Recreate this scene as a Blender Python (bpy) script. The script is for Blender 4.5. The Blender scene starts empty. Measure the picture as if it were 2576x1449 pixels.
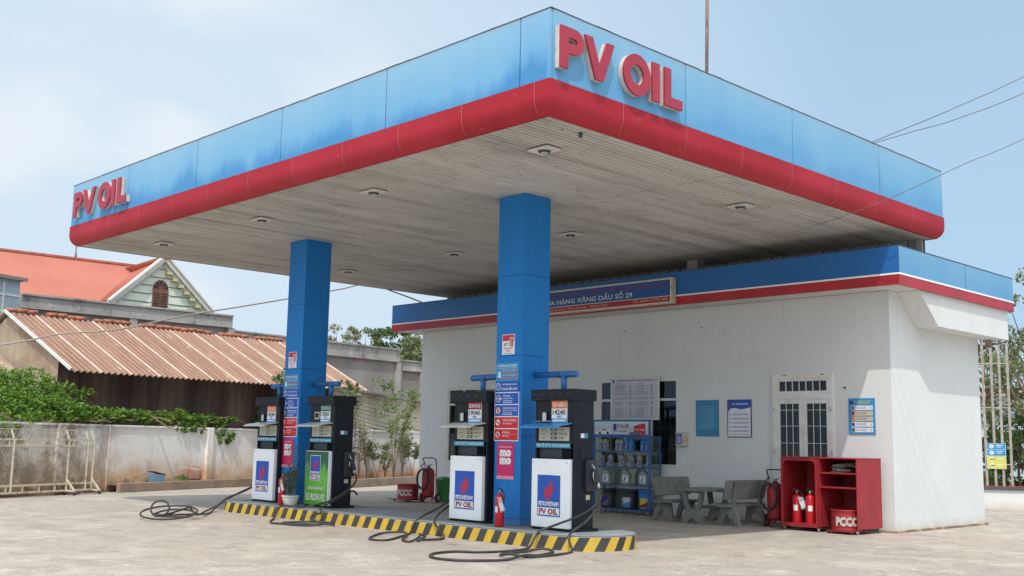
import bpy, math, random
from mathutils import Vector, Matrix
PI = math.pi
R_ = math.radians
random.seed(7)
sc = bpy.context.scene
COL = sc.collection

# ------------------------------------------------------------------ camera
FPX = 2718.0; W, H = 2575.0, 1449.0            # focal length in reference pixels
CAM = Vector((13.5538, -13.4753, 1.65))
yaw, pitch, roll = 0.7993, 0.1408, 0.0191
_fw = Vector((-math.sin(yaw)*math.cos(pitch), math.cos(yaw)*math.cos(pitch), math.sin(pitch)))
_r = Vector((math.cos(yaw), math.sin(yaw), 0)); _u = _r.cross(_fw)
_r2 = math.cos(roll)*_r + math.sin(roll)*_u; _u2 = -math.sin(roll)*_r + math.cos(roll)*_u
cd = bpy.data.cameras.new("camera"); cam = bpy.data.objects.new("camera", cd); COL.objects.link(cam)
cd.sensor_width = 36; cd.lens = FPX/W*36; cd.clip_start = 0.1; cd.clip_end = 3000
m = Matrix.Identity(4)
for i in range(3):
    m[i][0] = _r2[i]; m[i][1] = _u2[i]; m[i][2] = -_fw[i]; m[i][3] = CAM[i]
cam.matrix_world = m
sc.camera = cam
def P(px, py, d):
    return CAM + (_fw + _r2*((px-W/2)/FPX) + _u2*((H/2-py)/FPX))*d
def Pz(px, py, z):
    r = _fw + _r2*((px-W/2)/FPX) + _u2*((H/2-py)/FPX)
    return CAM + r*((z-CAM.z)/r.z)

# ------------------------------------------------------------------ light
SUN = Vector((.37, -.44, 1)).normalized()
EL = math.asin(SUN.z); ROT = math.atan2(SUN.x, SUN.y)
w = bpy.data.worlds.new("World"); sc.world = w; w.use_nodes = True
nt = w.node_tree; nt.nodes.clear()
def wn(t, **k):
    n = nt.nodes.new(t)
    for a, b in k.items(): setattr(n, a, b)
    return n
out = wn('ShaderNodeOutputWorld'); bg = wn('ShaderNodeBackground'); sky = wn('ShaderNodeTexSky')
sky.sky_type = 'NISHITA'; sky.sun_disc = False; sky.sun_elevation = EL; sky.sun_rotation = ROT
sky.air_density = 1.0; sky.dust_density = 3.0; sky.ozone_density = 1.5
tc = wn('ShaderNodeTexCoord')
L = nt.links
# thin haze all over, thicker towards the horizon, and soft cumulus low on the left
dirL = P(330, 430, 1) - CAM; dirL.normalize()
dot = wn('ShaderNodeVectorMath', operation='DOT_PRODUCT'); L.new(tc.outputs['Generated'], dot.inputs[0]); dot.inputs[1].default_value = dirL
mask = wn('ShaderNodeMapRange'); L.new(dot.outputs['Value'], mask.inputs[0])
mask.inputs[1].default_value = .95; mask.inputs[2].default_value = .992
mp = wn('ShaderNodeMapping'); mp.inputs['Scale'].default_value = (1, 1, 1.5); mp.inputs['Location'].default_value = (.35, .2, .1); L.new(tc.outputs['Generated'], mp.inputs[0])
nz = wn('ShaderNodeTexNoise'); nz.inputs['Scale'].default_value = 5.0; nz.inputs['Detail'].default_value = 8; nz.inputs['Roughness'].default_value = .45
L.new(mp.outputs[0], nz.inputs['Vector'])
cr = wn('ShaderNodeMapRange'); L.new(nz.outputs['Fac'], cr.inputs[0]); cr.inputs[1].default_value = .45; cr.inputs[2].default_value = .58
mul = wn('ShaderNodeMath', operation='MULTIPLY'); L.new(mask.outputs[0], mul.inputs[0]); L.new(cr.outputs[0], mul.inputs[1])
sep = wn('ShaderNodeSeparateXYZ'); L.new(tc.outputs['Generated'], sep.inputs[0])
hz = wn('ShaderNodeMapRange'); L.new(sep.outputs[2], hz.inputs[0])
hz.inputs[1].default_value = .42; hz.inputs[2].default_value = 0.0; hz.inputs[3].default_value = .74; hz.inputs[4].default_value = .88
mx0 = wn('ShaderNodeMixRGB'); L.new(hz.outputs[0], mx0.inputs[0]); L.new(sky.outputs[0], mx0.inputs[1]); mx0.inputs[2].default_value = (5.1, 7.3, 9.6, 1)
lf = wn('ShaderNodeMapRange'); L.new(dot.outputs['Value'], lf.inputs[0]); lf.inputs[1].default_value = .80; lf.inputs[2].default_value = 1.0; lf.inputs[3].default_value = 0; lf.inputs[4].default_value = .9
mx1 = wn('ShaderNodeMixRGB'); L.new(lf.outputs[0], mx1.inputs[0]); L.new(mx0.outputs[0], mx1.inputs[1]); mx1.inputs[2].default_value = (6.9, 8.2, 9.4, 1)
mc = wn('ShaderNodeMath', operation='MULTIPLY'); L.new(mul.outputs[0], mc.inputs[0]); mc.inputs[1].default_value = .75
mx2 = wn('ShaderNodeMixRGB'); L.new(mc.outputs[0], mx2.inputs[0]); L.new(mx1.outputs[0], mx2.inputs[1]); mx2.inputs[2].default_value = (8.5, 9.05, 9.6, 1)
# hazy glow added round the sun, behind the camera, to brighten pumps and columns
sdot = wn('ShaderNodeVectorMath', operation='DOT_PRODUCT'); L.new(tc.outputs['Generated'], sdot.inputs[0]); sdot.inputs[1].default_value = SUN
sm = wn('ShaderNodeMapRange'); L.new(sdot.outputs['Value'], sm.inputs[0]); sm.inputs[1].default_value = .15; sm.inputs[2].default_value = 1.
sp_ = wn('ShaderNodeMath', operation='POWER'); L.new(sm.outputs[0], sp_.inputs[0]); sp_.inputs[1].default_value = 1.5
ad = wn('ShaderNodeMixRGB', blend_type='ADD'); L.new(sp_.outputs[0], ad.inputs[0]); L.new(mx2.outputs[0], ad.inputs[1]); ad.inputs[2].default_value = (13., 12.6, 12., 1)
L.new(ad.outputs[0], bg.inputs[0]); bg.inputs[1].default_value = 0.10
L.new(bg.outputs[0], out.inputs[0])
sd = bpy.data.lights.new("sun", 'SUN'); sun = bpy.data.objects.new("sun", sd); COL.objects.link(sun)
sd.energy = 3.0; sd.angle = R_(.55); sd.color = (1, .965, .91)
sun.rotation_euler = SUN.to_track_quat('Z', 'Y').to_euler(); sun.location = (20, -20, 30)
sc.view_settings.view_transform = 'Standard'; sc.view_settings.look = 'None'
sc.view_settings.exposure = 0.0; sc.view_settings.gamma = 1.0
sc.cycles.max_bounces = 8; sc.cycles.diffuse_bounces = 4; sc.cycles.transparent_max_bounces = 12

# ------------------------------------------------------------------ materials
MATS = {}
def mat(name, c=(.5, .5, .5), rough=.6, c2=None, scale=3., stretch=(1, 1, 1), lo=.35, hi=.65, bump=0., bscale=40., metal=0., fine=.06, alpha=1., spec=.5):
    """Plain surface with a second tone in broken patches, fine speckle and a little bump, all in world space."""
    if name in MATS: return MATS[name]
    mt = bpy.data.materials.new(name); MATS[name] = mt; mt.use_nodes = True
    n = mt.node_tree; b = n.nodes['Principled BSDF']
    b.inputs['Roughness'].default_value = rough; b.inputs['Metallic'].default_value = metal
    b.inputs['Specular IOR Level'].default_value = spec
    g = n.nodes.new('ShaderNodeNewGeometry')
    mpn = n.nodes.new('ShaderNodeMapping'); n.links.new(g.outputs['Position'], mpn.inputs[0]); mpn.inputs['Scale'].default_value = stretch
    a = n.nodes.new('ShaderNodeTexNoise'); n.links.new(mpn.outputs[0], a.inputs['Vector']); a.inputs['Scale'].default_value = scale; a.inputs['Detail'].default_value = 6; a.inputs['Roughness'].default_value = .6
    r = n.nodes.new('ShaderNodeMapRange'); n.links.new(a.outputs['Fac'], r.inputs[0]); r.inputs[1].default_value = lo; r.inputs[2].default_value = hi
    mx = n.nodes.new('ShaderNodeMixRGB'); n.links.new(r.outputs[0], mx.inputs[0])
    if c2 is None: c2 = tuple(v*.86 for v in c)
    mx.inputs[1].default_value = (*c, 1); mx.inputs[2].default_value = (*c2, 1)
    f = n.nodes.new('ShaderNodeTexNoise'); n.links.new(g.outputs['Position'], f.inputs['Vector']); f.inputs['Scale'].default_value = 60; f.inputs['Detail'].default_value = 3
    fr = n.nodes.new('ShaderNodeMapRange'); n.links.new(f.outputs['Fac'], fr.inputs[0]); fr.inputs[3].default_value = 1-fine*2.5; fr.inputs[4].default_value = 1+fine*2.5
    m2 = n.nodes.new('ShaderNodeMixRGB'); m2.blend_type = 'MULTIPLY'; m2.inputs[0].default_value = 1
    n.links.new(mx.outputs[0], m2.inputs[1]); n.links.new(fr.outputs[0], m2.inputs[2])
    n.links.new(m2.outputs[0], b.inputs['Base Color'])
    if bump:
        bn = n.nodes.new('ShaderNodeTexNoise'); n.links.new(g.outputs['Position'], bn.inputs['Vector']); bn.inputs['Scale'].default_value = bscale; bn.inputs['Detail'].default_value = 4
        bp = n.nodes.new('ShaderNodeBump'); n.links.new(bn.outputs['Fac'], bp.inputs['Height']); bp.inputs['Strength'].default_value = bump; bp.inputs['Distance'].default_value = .02
        n.links.new(bp.outputs[0], b.inputs['Normal'])
    if alpha < 1: b.inputs['Alpha'].default_value = alpha
    return mt
class G:
    """small node-graph helper for the special materials"""
    def __init__(s, name, rough=.7):
        s.mt = bpy.data.materials.new(name); MATS[name] = s.mt; s.mt.use_nodes = True; s.n = s.mt.node_tree
        s.b = s.n.nodes['Principled BSDF']; s.b.inputs['Roughness'].default_value = rough
        s.geo = s.n.nodes.new('ShaderNodeNewGeometry'); s.pos = s.geo.outputs['Position']
        sp = s.n.nodes.new('ShaderNodeSeparateXYZ'); s.n.links.new(s.pos, sp.inputs[0]); s.x, s.y, s.z = sp.outputs
    def noise(s, scale, stretch=(1, 1, 1), detail=6, rough=.6, loc=(0, 0, 0), dist=0.):
        mpn = s.n.nodes.new('ShaderNodeMapping'); s.n.links.new(s.pos, mpn.inputs[0]); mpn.inputs['Scale'].default_value = stretch; mpn.inputs['Location'].default_value = loc
        a = s.n.nodes.new('ShaderNodeTexNoise'); s.n.links.new(mpn.outputs[0], a.inputs['Vector']); a.inputs['Scale'].default_value = scale; a.inputs['Detail'].default_value = detail; a.inputs['Roughness'].default_value = rough; a.inputs['Distortion'].default_value = dist
        return a.outputs['Fac']
    def rng(s, v, a, b, c=0., d=1.):
        r = s.n.nodes.new('ShaderNodeMapRange'); s.n.links.new(v, r.inputs[0])
        for i, q in enumerate((a, b, c, d)): r.inputs[i+1].default_value = q
        return r.outputs[0]
    def math(s, op, a, b=None):
        r = s.n.nodes.new('ShaderNodeMath'); r.operation = op
        for i, q in enumerate((a, b)):
            if q is None: continue
            if isinstance(q, (int, float)): r.inputs[i].default_value = q
            else: s.n.links.new(q, r.inputs[i])
        return r.outputs[0]
    def mix(s, f, a, b, mode='MIX'):
        r = s.n.nodes.new('ShaderNodeMixRGB'); r.blend_type = mode
        for i, q in enumerate((f, a, b)):
            if isinstance(q, (int, float)): r.inputs[i].default_value = q if i == 0 else (q, q, q, 1)
            elif isinstance(q, tuple): r.inputs[i].default_value = (*q, 1)
            else: s.n.links.new(q, r.inputs[i])
        return r.outputs[0]
    def done(s, col, height=None, strength=.3, dist=.02):
        s.n.links.new(col, s.b.inputs['Base Color'])
        if height is not None:
            bp = s.n.nodes.new('ShaderNodeBump'); s.n.links.new(height, bp.inputs['Height']); bp.inputs['Strength'].default_value = strength; bp.inputs['Distance'].default_value = dist
            s.n.links.new(bp.outputs[0], s.b.inputs['Normal'])
        return s.mt

# concrete yard
g = G('yard_concrete', .88)
c = g.mix(g.rng(g.noise(.22, detail=7, rough=.6), .40, .60), (.41, .345, .28), (.36, .32, .27))
c = g.mix(g.math('MULTIPLY', g.rng(g.noise(.8, detail=10, rough=.78, loc=(3, 7, 0), dist=.4), .50, .60), .7), c, (.52, .465, .395))
c = g.mix(g.math('MULTIPLY', g.rng(g.noise(2.6, detail=10, rough=.8, loc=(9, 2, 0)), .56, .62), .75), c, (.60, .545, .47))
c = g.mix(g.math('MULTIPLY', g.rng(g.noise(1.3, detail=10, rough=.78, loc=(1, 17, 0)), .53, .60), .55), c, (.235, .215, .195))
c = g.mix(g.math('MULTIPLY', g.rng(g.noise(6.5, detail=9, rough=.82, loc=(5, 1, 0)), .56, .63), .55), c, (.20, .175, .15))
c = g.mix(1., c, g.rng(g.noise(24, detail=6, rough=.8), .3, .7, .72, 1.24), 'MULTIPLY')
c = g.mix(g.math('MULTIPLY', g.rng(g.noise(14, detail=2, rough=.5, loc=(2, 2, 2)), .70, .72), .8), c, (.11, .095, .08))
near = g.math('MULTIPLY', g.rng(g.math('ABSOLUTE', g.math('ADD', g.y, 1.2)), .6, 2.6, 1., 0.), g.rng(g.math('ABSOLUTE', g.math('ADD', g.x, 2.6)), 5.5, 8., 1., 0.))
c = g.mix(g.math('MULTIPLY', near, .35), c, (.38, .30, .235))
c = g.mix(g.math('MULTIPLY', g.math('MULTIPLY', near, g.rng(g.noise(2.2, detail=6, rough=.65, loc=(3, 1, 5)), .56, .66)), .55), c, (.12, .105, .09))
rut = g.math('SUBTRACT', 1., g.math('MULTIPLY', g.math('ABSOLUTE', g.math('ADD', g.math('ADD', g.y, g.math('MULTIPLY', g.noise(.12, detail=2), 2.)), 4.6)), 3.2))
rut2 = g.math('SUBTRACT', 1., g.math('MULTIPLY', g.math('ABSOLUTE', g.math('ADD', g.math('ADD', g.y, g.math('MULTIPLY', g.noise(.12, detail=2), 2.)), 6.3)), 3.2))
rr2 = g.math('MULTIPLY', g.math('ADD', g.rng(rut, 0., .8), g.rng(rut2, 0., .8)), g.rng(g.noise(1.1, detail=7, rough=.7), .42, .60))
c = g.mix(g.math('MULTIPLY', rr2, .32), c, (.21, .19, .17))
vor = g.n.nodes.new('ShaderNodeTexVoronoi'); vor.feature = 'DISTANCE_TO_EDGE'; vor.inputs['Scale'].default_value = .16
wob = g.n.nodes.new('ShaderNodeVectorMath'); wob.operation = 'ADD'; g.n.links.new(g.pos, wob.inputs[0])
wn2 = g.n.nodes.new('ShaderNodeTexNoise'); wn2.inputs['Scale'].default_value = .9; wn2.inputs['Detail'].default_value = 8; g.n.links.new(g.pos, wn2.inputs['Vector']); g.n.links.new(wn2.outputs['Color'], wob.inputs[1]); g.n.links.new(wob.outputs[0], vor.inputs['Vector'])
c = g.mix(g.math('MULTIPLY', g.rng(vor.outputs['Distance'], .0, .004, .45, 0.), g.rng(g.noise(1, detail=3), .45, .55)), c, (.16, .14, .12))
g.done(c, g.math('ADD', g.noise(26, detail=8, rough=.8), g.math('MULTIPLY', g.noise(5, detail=6, rough=.7), 1.5)), .6, .025)

# weathered blue fascia: paint bleached in a cloudy band that comes down from the top edge
def fascia_mat(name, z0, z1, pale, mid, deep):
    g = G(name, .38)
    t = g.rng(g.z, z0, z1)
    wav = g.noise(.62, stretch=(1, 1, .45), detail=7, rough=.55)
    streak = g.noise(5, stretch=(1, 1, .05), detail=4, rough=.6)
    v = g.math('ADD', g.math('ADD', g.math('ADD', t, .02), g.math('MULTIPLY', g.math('SUBTRACT', wav, .5), 1.35)), g.math('MULTIPLY', g.math('SUBTRACT', streak, .5), .28))
    c = g.mix(g.rng(g.math('ADD', v, g.math('MULTIPLY', g.math('SUBTRACT', g.noise(3.5, stretch=(1, 1, .5), detail=9, rough=.75, loc=(7, 7, 0)), .5), .5)), .10, .42), g.mix(g.math('MULTIPLY', g.rng(g.x, 3.84, 3.88), .55), deep, mid), mid)
    c = g.mix(g.rng(v, .45, 1.0), c, pale)
    c = g.mix(g.math('MULTIPLY', g.rng(g.noise(9, detail=8, rough=.8), .62, .72), .35), c, (.62, .74, .80))
    c = g.mix(g.math('MULTIPLY', g.rng(g.math('ADD', t, g.math('MULTIPLY', g.noise(7, detail=6, rough=.7), .25)), 1.06, 1.14), .55), c, (.30, .30, .31))
    return g.done(c)
fascia_mat('faded_blue', 6.45, 7.44, (.235, .44, .60), (.165, .385, .585), (.06, .245, .50))
fascia_mat('faded_blue_low', 4.9, 5.75, (.18, .37, .55), (.13, .33, .53), (.08, .26, .48))
g = G('column_blue', .5); g.b.inputs['Specular IOR Level'].default_value = .3
c = g.mix(g.rng(g.noise(.7, stretch=(1, 1, .3), detail=6), .35, .65), (.009, .19, .53), (.008, .16, .47))
c = g.mix(g.math('MULTIPLY', g.rng(g.noise(3, stretch=(1, 1, .15), detail=8, rough=.75), .58, .72), .25), c, (.16, .33, .55))
lowd = g.math('ADD', g.rng(g.z, .2, .75, 1., 0.), g.math('MULTIPLY', g.math('SUBTRACT', g.noise(6, detail=8, rough=.75), .5), 1.2))
c = g.mix(g.math('MULTIPLY', g.rng(lowd, .6, 1.1), .5), c, (.16, .16, .16)); g.done(c)
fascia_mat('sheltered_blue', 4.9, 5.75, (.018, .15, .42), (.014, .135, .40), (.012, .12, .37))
mat('seam_dark', (.05, .07, .10), .7)
mat('seam_pale', (.50, .22, .21), .7)
g = G('faded_red', .5); g.b.inputs['Specular IOR Level'].default_value = .25
c = g.mix(g.rng(g.noise(.8, detail=7), .35, .65), (.41, .020, .034), (.34, .013, .022))
c = g.mix(g.math('MULTIPLY', g.rng(g.noise(6, detail=8, rough=.8), .60, .70), .3), c, (.60, .28, .27))
g.done(c)
mat('low_red', (.48, .02, .03), .4, (.36, .018, .025), 1.2)
mat('letter_red', (.42, .035, .06), .45, (.33, .025, .045), 2.5)
mat('letter_side', (.62, .60, .53), .5, (.45, .42, .35), 5)
g = G('soffit', .55)
c = g.mix(g.rng(g.noise(.35, detail=6), .35, .65), (.65, .63, .59), (.55, .535, .50))
c = g.mix(g.rng(g.noise(1.3, stretch=(1, .5, 1), detail=7, rough=.7), .52, .75), c, (.34, .31, .27))
c = g.mix(g.math('MULTIPLY', g.rng(g.noise(2.6, stretch=(1, .035, 1), detail=5, rough=.75, loc=(5, 0, 0)), .50, .66), .60), c, (.27, .25, .22))
c = g.mix(g.math('MULTIPLY', g.rng(g.noise(3.4, stretch=(1, .03, 1), detail=4, rough=.7, loc=(0, 3, 0)), .56, .66), .6), c, (.72, .70, .65))
c = g.mix(g.math('MULTIPLY', g.math('MULTIPLY', g.rng(g.y, -3.4, -1.6, 1., 0.), g.rng(g.noise(1.0, stretch=(1, .5, 1), detail=6, rough=.7, loc=(2, 9, 0)), .44, .60)), .4), c, (.30, .255, .21))
c = g.mix(g.math('MULTIPLY', g.rng(g.noise(60, detail=2), .68, .72), .8), c, (.12, .10, .09))
g.done(c)
mat('soffit_groove', (.035, .03, .026), .9)
# white plaster of the station, earth splashed on its foot
g = G('plaster', .8)
c = g.mix(g.rng(g.noise(.6, detail=8, rough=.6), .3, .7), (.70, .70, .68), (.635, .64, .62))
low = g.math('ADD', g.rng(g.z, .0, .5, 1., 0.), g.math('MULTIPLY', g.math('SUBTRACT', g.noise(3, detail=8, rough=.7), .5), .9))
c = g.mix(g.math('MULTIPLY', g.rng(low, .55, 1.15), .6), c, (.48, .38, .26))
c = g.mix(g.math('MULTIPLY', g.rng(g.noise(2.2, stretch=(1, 1, .25), detail=8, rough=.75, loc=(4, 4, 4)), .60, .76), .35), c, (.42, .40, .36))
c = g.mix(g.math('MULTIPLY', g.math('MULTIPLY', g.rng(g.noise(5, stretch=(1, 1, .04), detail=6, rough=.7, loc=(8, 1, 1)), .54, .70), g.rng(g.z, 2.6, 4.8)), .30), c, (.40, .39, .36))
c = g.mix(g.math('MULTIPLY', g.rng(g.noise(14, stretch=(1, 1, .5), detail=8, rough=.8, loc=(1, 9, 1)), .68, .74), .35), c, (.36, .34, .31))
crk = g.n.nodes.new('ShaderNodeTexVoronoi'); crk.feature = 'DISTANCE_TO_EDGE'; crk.inputs['Scale'].default_value = .35
cw = g.n.nodes.new('ShaderNodeVectorMath'); cw.operation = 'ADD'; g.n.links.new(g.pos, cw.inputs[0]); cn = g.n.nodes.new('ShaderNodeTexNoise'); cn.inputs['Scale'].default_value = 1.6; cn.inputs['Detail'].default_value = 8; g.n.links.new(g.pos, cn.inputs['Vector']); g.n.links.new(cn.outputs['Color'], cw.inputs[1]); g.n.links.new(cw.outputs[0], crk.inputs['Vector'])
c = g.mix(g.math('MULTIPLY', g.rng(crk.outputs['Distance'], 0., .0022, .28, 0.), g.rng(g.noise(.8, detail=3, loc=(3, 3, 3)), .52, .60)), c, (.35, .34, .32))
g.done(c, g.math('ADD', g.noise(9, detail=5, rough=.6), g.noise(1.2, detail=3)), .16, .04)
# boundary wall: whitewash, ochre mud rising from the foot, black mould
g = G('stained_wall', .85)
c = g.mix(g.rng(g.noise(1.2, detail=8, rough=.6), .3, .7), (.90, .87, .82), (.80, .76, .70))
low = g.math('ADD', g.rng(g.z, .0, 1.35, 1., 0.), g.math('MULTIPLY', g.math('SUBTRACT', g.noise(1.1, detail=9, rough=.7), .5), 1.5))
c = g.mix(g.rng(low, .22, .72), c, (.66, .46, .28))
low2 = g.math('ADD', g.rng(g.z, .0, .8, 1., 0.), g.math('MULTIPLY', g.math('SUBTRACT', g.noise(2.6, detail=9, rough=.75, loc=(6, 2, 1)), .5), 2.0))
c = g.mix(g.rng(low2, .62, .95), c, (.22, .15, .095))
st = g.math('MULTIPLY', g.rng(g.noise(3.0, stretch=(1, 1, .35), detail=9, rough=.75, loc=(2, 8, 3)), .56, .72), .6)
c = g.mix(st, c, (.30, .26, .22))
sr = g.math('MULTIPLY', g.rng(g.y, -.8, 1.2, 1., 0.), g.rng(g.noise(1.4, detail=8, rough=.7, loc=(1, 1, 9)), .42, .60))
c = g.mix(g.math('MULTIPLY', sr, .8), c, (.20, .125, .085))
g.done(c, g.noise(8, detail=6, rough=.7), .35, .03)
g = G('orange_soiled_wall', .85)
low = g.math('ADD', g.rng(g.z, .1, 1.1, 1., 0.), g.math('MULTIPLY', g.math('SUBTRACT', g.noise(1.3, detail=8, rough=.65), .5), 1.1))
c = g.mix(g.rng(low, .40, .90), (.73, .71, .67), (.56, .25, .10))
g.done(c, g.noise(8, detail=5), .2, .03)
mat('kerb_stone', (.34, .24, .17), .9, (.22, .17, .13), 2.5, bump=.4)
mat('earth', (.30, .16, .09), .95, (.20, .12, .07), 2, bump=.5)
mat('island_top', (.27, .29, .30), .8, (.20, .21, .21), 2.2, bump=.15)
g = G('kerb_yellow', .6)
c = g.mix(g.rng(g.noise(2, detail=6), .35, .65), (.66, .44, .035), (.52, .34, .04))
c = g.mix(g.math('MULTIPLY', g.rng(g.noise(13, detail=8, rough=.8), .57, .68), .7), c, (.20, .16, .10)); g.done(c)
g = G('kerb_black', .65)
c = g.mix(g.rng(g.noise(2, detail=6), .35, .65), (.035, .035, .037), (.06, .057, .055))
c = g.mix(g.math('MULTIPLY', g.rng(g.noise(11, detail=8, rough=.8, loc=(3, 3, 3)), .58, .70), .6), c, (.22, .19, .16)); g.done(c)
# rusty corrugated roof
g = G('rust_roof', .75)
c = g.mix(g.rng(g.noise(.7, detail=8, rough=.6), .3, .7), (.36, .21, .14), (.28, .155, .10))
c = g.mix(g.math('MULTIPLY', g.rng(g.noise(1.6, stretch=(.4, 1, 1), detail=9, rough=.75, loc=(4, 1, 0)), .57, .68), .85), c, (.50, .38, .29))
c = g.mix(g.math('MULTIPLY', g.rng(g.noise(3.2, stretch=(.12, 1.6, .12), detail=8, rough=.75, loc=(1, 2, 3)), .48, .66), .75), c, (.17, .088, .058))
c = g.mix(g.math('MULTIPLY', g.rng(g.noise(5, stretch=(.4, 1.6, 1), detail=8, rough=.8, loc=(8, 5, 0)), .60, .66), .6), c, (.12, .065, .05))
g.done(c)
mat('valley_shade', (.25, .14, .095), .8, (.16, .085, .06), 1.1, (.3, 1, .3))  # rust brown darkened in the valleys, painting in the corrugation's shading
mat('red_roof_rib', (.41, .125, .08), .6)
mat('roof_lap', (.50, .41, .33), .7, (.42, .30, .22), 3)
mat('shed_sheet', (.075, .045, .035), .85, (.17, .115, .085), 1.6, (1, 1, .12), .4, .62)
mat('weathered_sheet', (.56, .50, .40), .7, (.40, .34, .26), 1.3, (1, 1, .6))
mat('tan_sheet', (.40, .31, .22), .75, (.29, .20, .13), 1.5)
mat('clay_tile', (.50, .16, .075), .75, (.27, .10, .06), 5)
mat('red_roof', (.50, .165, .105), .6, (.44, .135, .085), .6)
mat('pale_green_wall', (.72, .76, .60), .8, (.66, .71, .56), 1)
mat('house_white', (.72, .71, .64), .75, (.60, .58, .50), 2)
mat('ochre_trim', (.52, .46, .27), .8)
mat('old_concrete', (.27, .255, .235), .9, (.19, .175, .16), .8, bump=.2)
g = G('mouldy_concrete', .9)
c = g.mix(g.rng(g.noise(.9, detail=8, rough=.7), .35, .65), (.36, .35, .325), (.27, .26, .24))
c = g.mix(g.math('MULTIPLY', g.rng(g.noise(1.1, stretch=(1, 1, .5), detail=10, rough=.8, loc=(5, 0, 2)), .52, .62), .85), c, (.09, .085, .075))
c = g.mix(g.math('MULTIPLY', g.rng(g.noise(1.9, detail=8, rough=.8, loc=(1, 6, 2)), .56, .64), .6), c, (.55, .53, .49)); g.done(c)
mat('blue_house', (.36, .47, .52), .75)
mat('far_blue_wall', (.58, .74, .80), .75, (.52, .67, .73), .8)
mat('brown_shutter', (.20, .085, .045), .6, (.13, .055, .03), 4)
mat('white_paint', (.88, .89, .89), .35, (.84, .85, .85), 3, fine=.01)
g = G('panel_white', .35)
c = g.mix(g.rng(g.noise(1.5, detail=6), .35, .65), (.88, .89, .89), (.83, .84, .84))
lowd = g.math('ADD', g.rng(g.z, .22, .62, 1., 0.), g.math('MULTIPLY', g.math('SUBTRACT', g.noise(7, detail=8, rough=.75), .5), 1.3))
c = g.mix(g.math('MULTIPLY', g.rng(lowd, .7, 1.2), .45), c, (.42, .37, .30))
c = g.mix(g.math('MULTIPLY', g.rng(g.noise(5, stretch=(1, 1, .2), detail=8, rough=.8, loc=(2, 3, 1)), .62, .74), .3), c, (.50, .48, .44)); g.done(c)
mat('window_paint', (.74, .74, .70), .45, (.62, .60, .54), 4)
mat('cream_paint', (.62, .56, .42), .55, (.42, .27, .15), 6, lo=.52, hi=.66)
mat('pump_black', (.007, .009, .015), .5, (.011, .013, .019), 4, spec=.3)
mat('pump_grey', (.035, .038, .045), .5)
mat('dark_void', (.006, .006, .008), .6)
mat('beige_panel', (.56, .54, .44), .5, fine=.02)
mat('lamp_plate', (.74, .72, .66), .5)
mat('lcd', (.07, .075, .06), .25)
mat('visor_white', (.60, .62, .57), .35, (.50, .52, .47), 5)
mat('visor_blue', (.06, .26, .60), .35)
mat('cyan_band', (.02, .30, .48), .4)
mat('print_white', (.80, .80, .80), .45, fine=.01)
mat('print_blue', (.012, .09, .46), .4, fine=.01)
mat('print_red', (.62, .012, .02), .4, fine=.01)
mat('print_orange', (.68, .15, .02), .4)
mat('print_green', (.01, .10, .045), .4)
mat('print_sky', (.03, .27, .55), .4)
mat('print_navy', (.015, .03, .22), .4)
mat('print_grey', (.13, .14, .16), .5)
mat('print_black', (.02, .02, .02), .5)
mat('print_pink', (.62, .012, .12), .4)
mat('print_palepink', (.75, .35, .48), .4)
mat('print_yellow', (.62, .60, .06), .4)
mat('print_tan', (.60, .50, .32), .5)
mat('poster_ink', (.20, .50, .68), .5)
mat('board_blue', (.008, .10, .33), .4)
mat('faded_sky', (.045, .24, .42), .5, (.035, .20, .38), 3)
mat('paper_lilac', (.60, .59, .66), .6)
mat('dark_red_print', (.30, .015, .03), .45)
g = G('grass_print', .35)
v = g.math('ADD', g.rng(g.z, .3, 1.6), g.math('MULTIPLY', g.math('SUBTRACT', g.noise(9, stretch=(1, 1, .4), detail=6, rough=.7), .5), .8))
c = g.mix(g.rng(v, .02, .38), (.08, .33, .02), (.15, .45, .05)); c = g.mix(g.rng(v, .42, .66), c, (.012, .10, .03)); g.done(c)
mat('rubber', (.022, .021, .020), .55, (.05, .047, .042), 8)
mat('chrome', (.55, .55, .55), .25, metal=1.)
mat('steel', (.42, .42, .41), .4, metal=.7)
mat('fire_red', (.56, .010, .016), .32, (.44, .010, .014), 5)
mat('dull_red', (.36, .018, .024), .5, (.27, .016, .02), 3)
mat('pipe_blue', (.02, .17, .45), .45, (.03, .13, .34), 6)
mat('rack_blue', (.02, .10, .30), .45, (.04, .12, .28), 8)
mat('ceramic', (.72, .71, .66), .3)
mat('clear_plastic', (.7, .72, .74), .2, alpha=.45)
mat('cast_stone', (.215, .215, .20), .85, (.15, .15, .14), 4, bump=.3, bscale=25)
mat('stone_dark', (.10, .10, .10), .8, (.14, .14, .13), 4)
mat('silver_plastic', (.33, .35, .33), .4, (.28, .30, .28), 6)
mat('blue_plastic', (.025, .20, .58), .4)
mat('dark_plastic', (.035, .035, .045), .45)
mat('ochre_plastic', (.45, .22, .035), .5)
mat('green_plastic', (.03, .20, .045), .45)
mat('curtain', (.26, .30, .26), .9, (.10, .12, .10), 6, (1, 1, .2))
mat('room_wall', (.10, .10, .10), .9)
mat('old_steel', (.33, .27, .24), .6, (.24, .12, .07), 6)
mat('wire', (.16, .15, .14), .6)
mat('wire_pale', (.36, .31, .27), .6)
mat('casing', (.58, .52, .38), .55, (.34, .22, .12), 12, lo=.5, hi=.7)
mat('grey_sheet', (.36, .37, .36), .5, (.28, .28, .27), 1.5)
mat('bar_paint', (.50, .47, .40), .6, (.34, .28, .22), 6)
mat('dark_coping', (.07, .075, .085), .6)
mat('bark', (.20, .13, .085), .9, (.12, .085, .06), 12)
mat('dry_stem', (.30, .21, .13), .9, (.20, .14, .09), 14)
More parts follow.
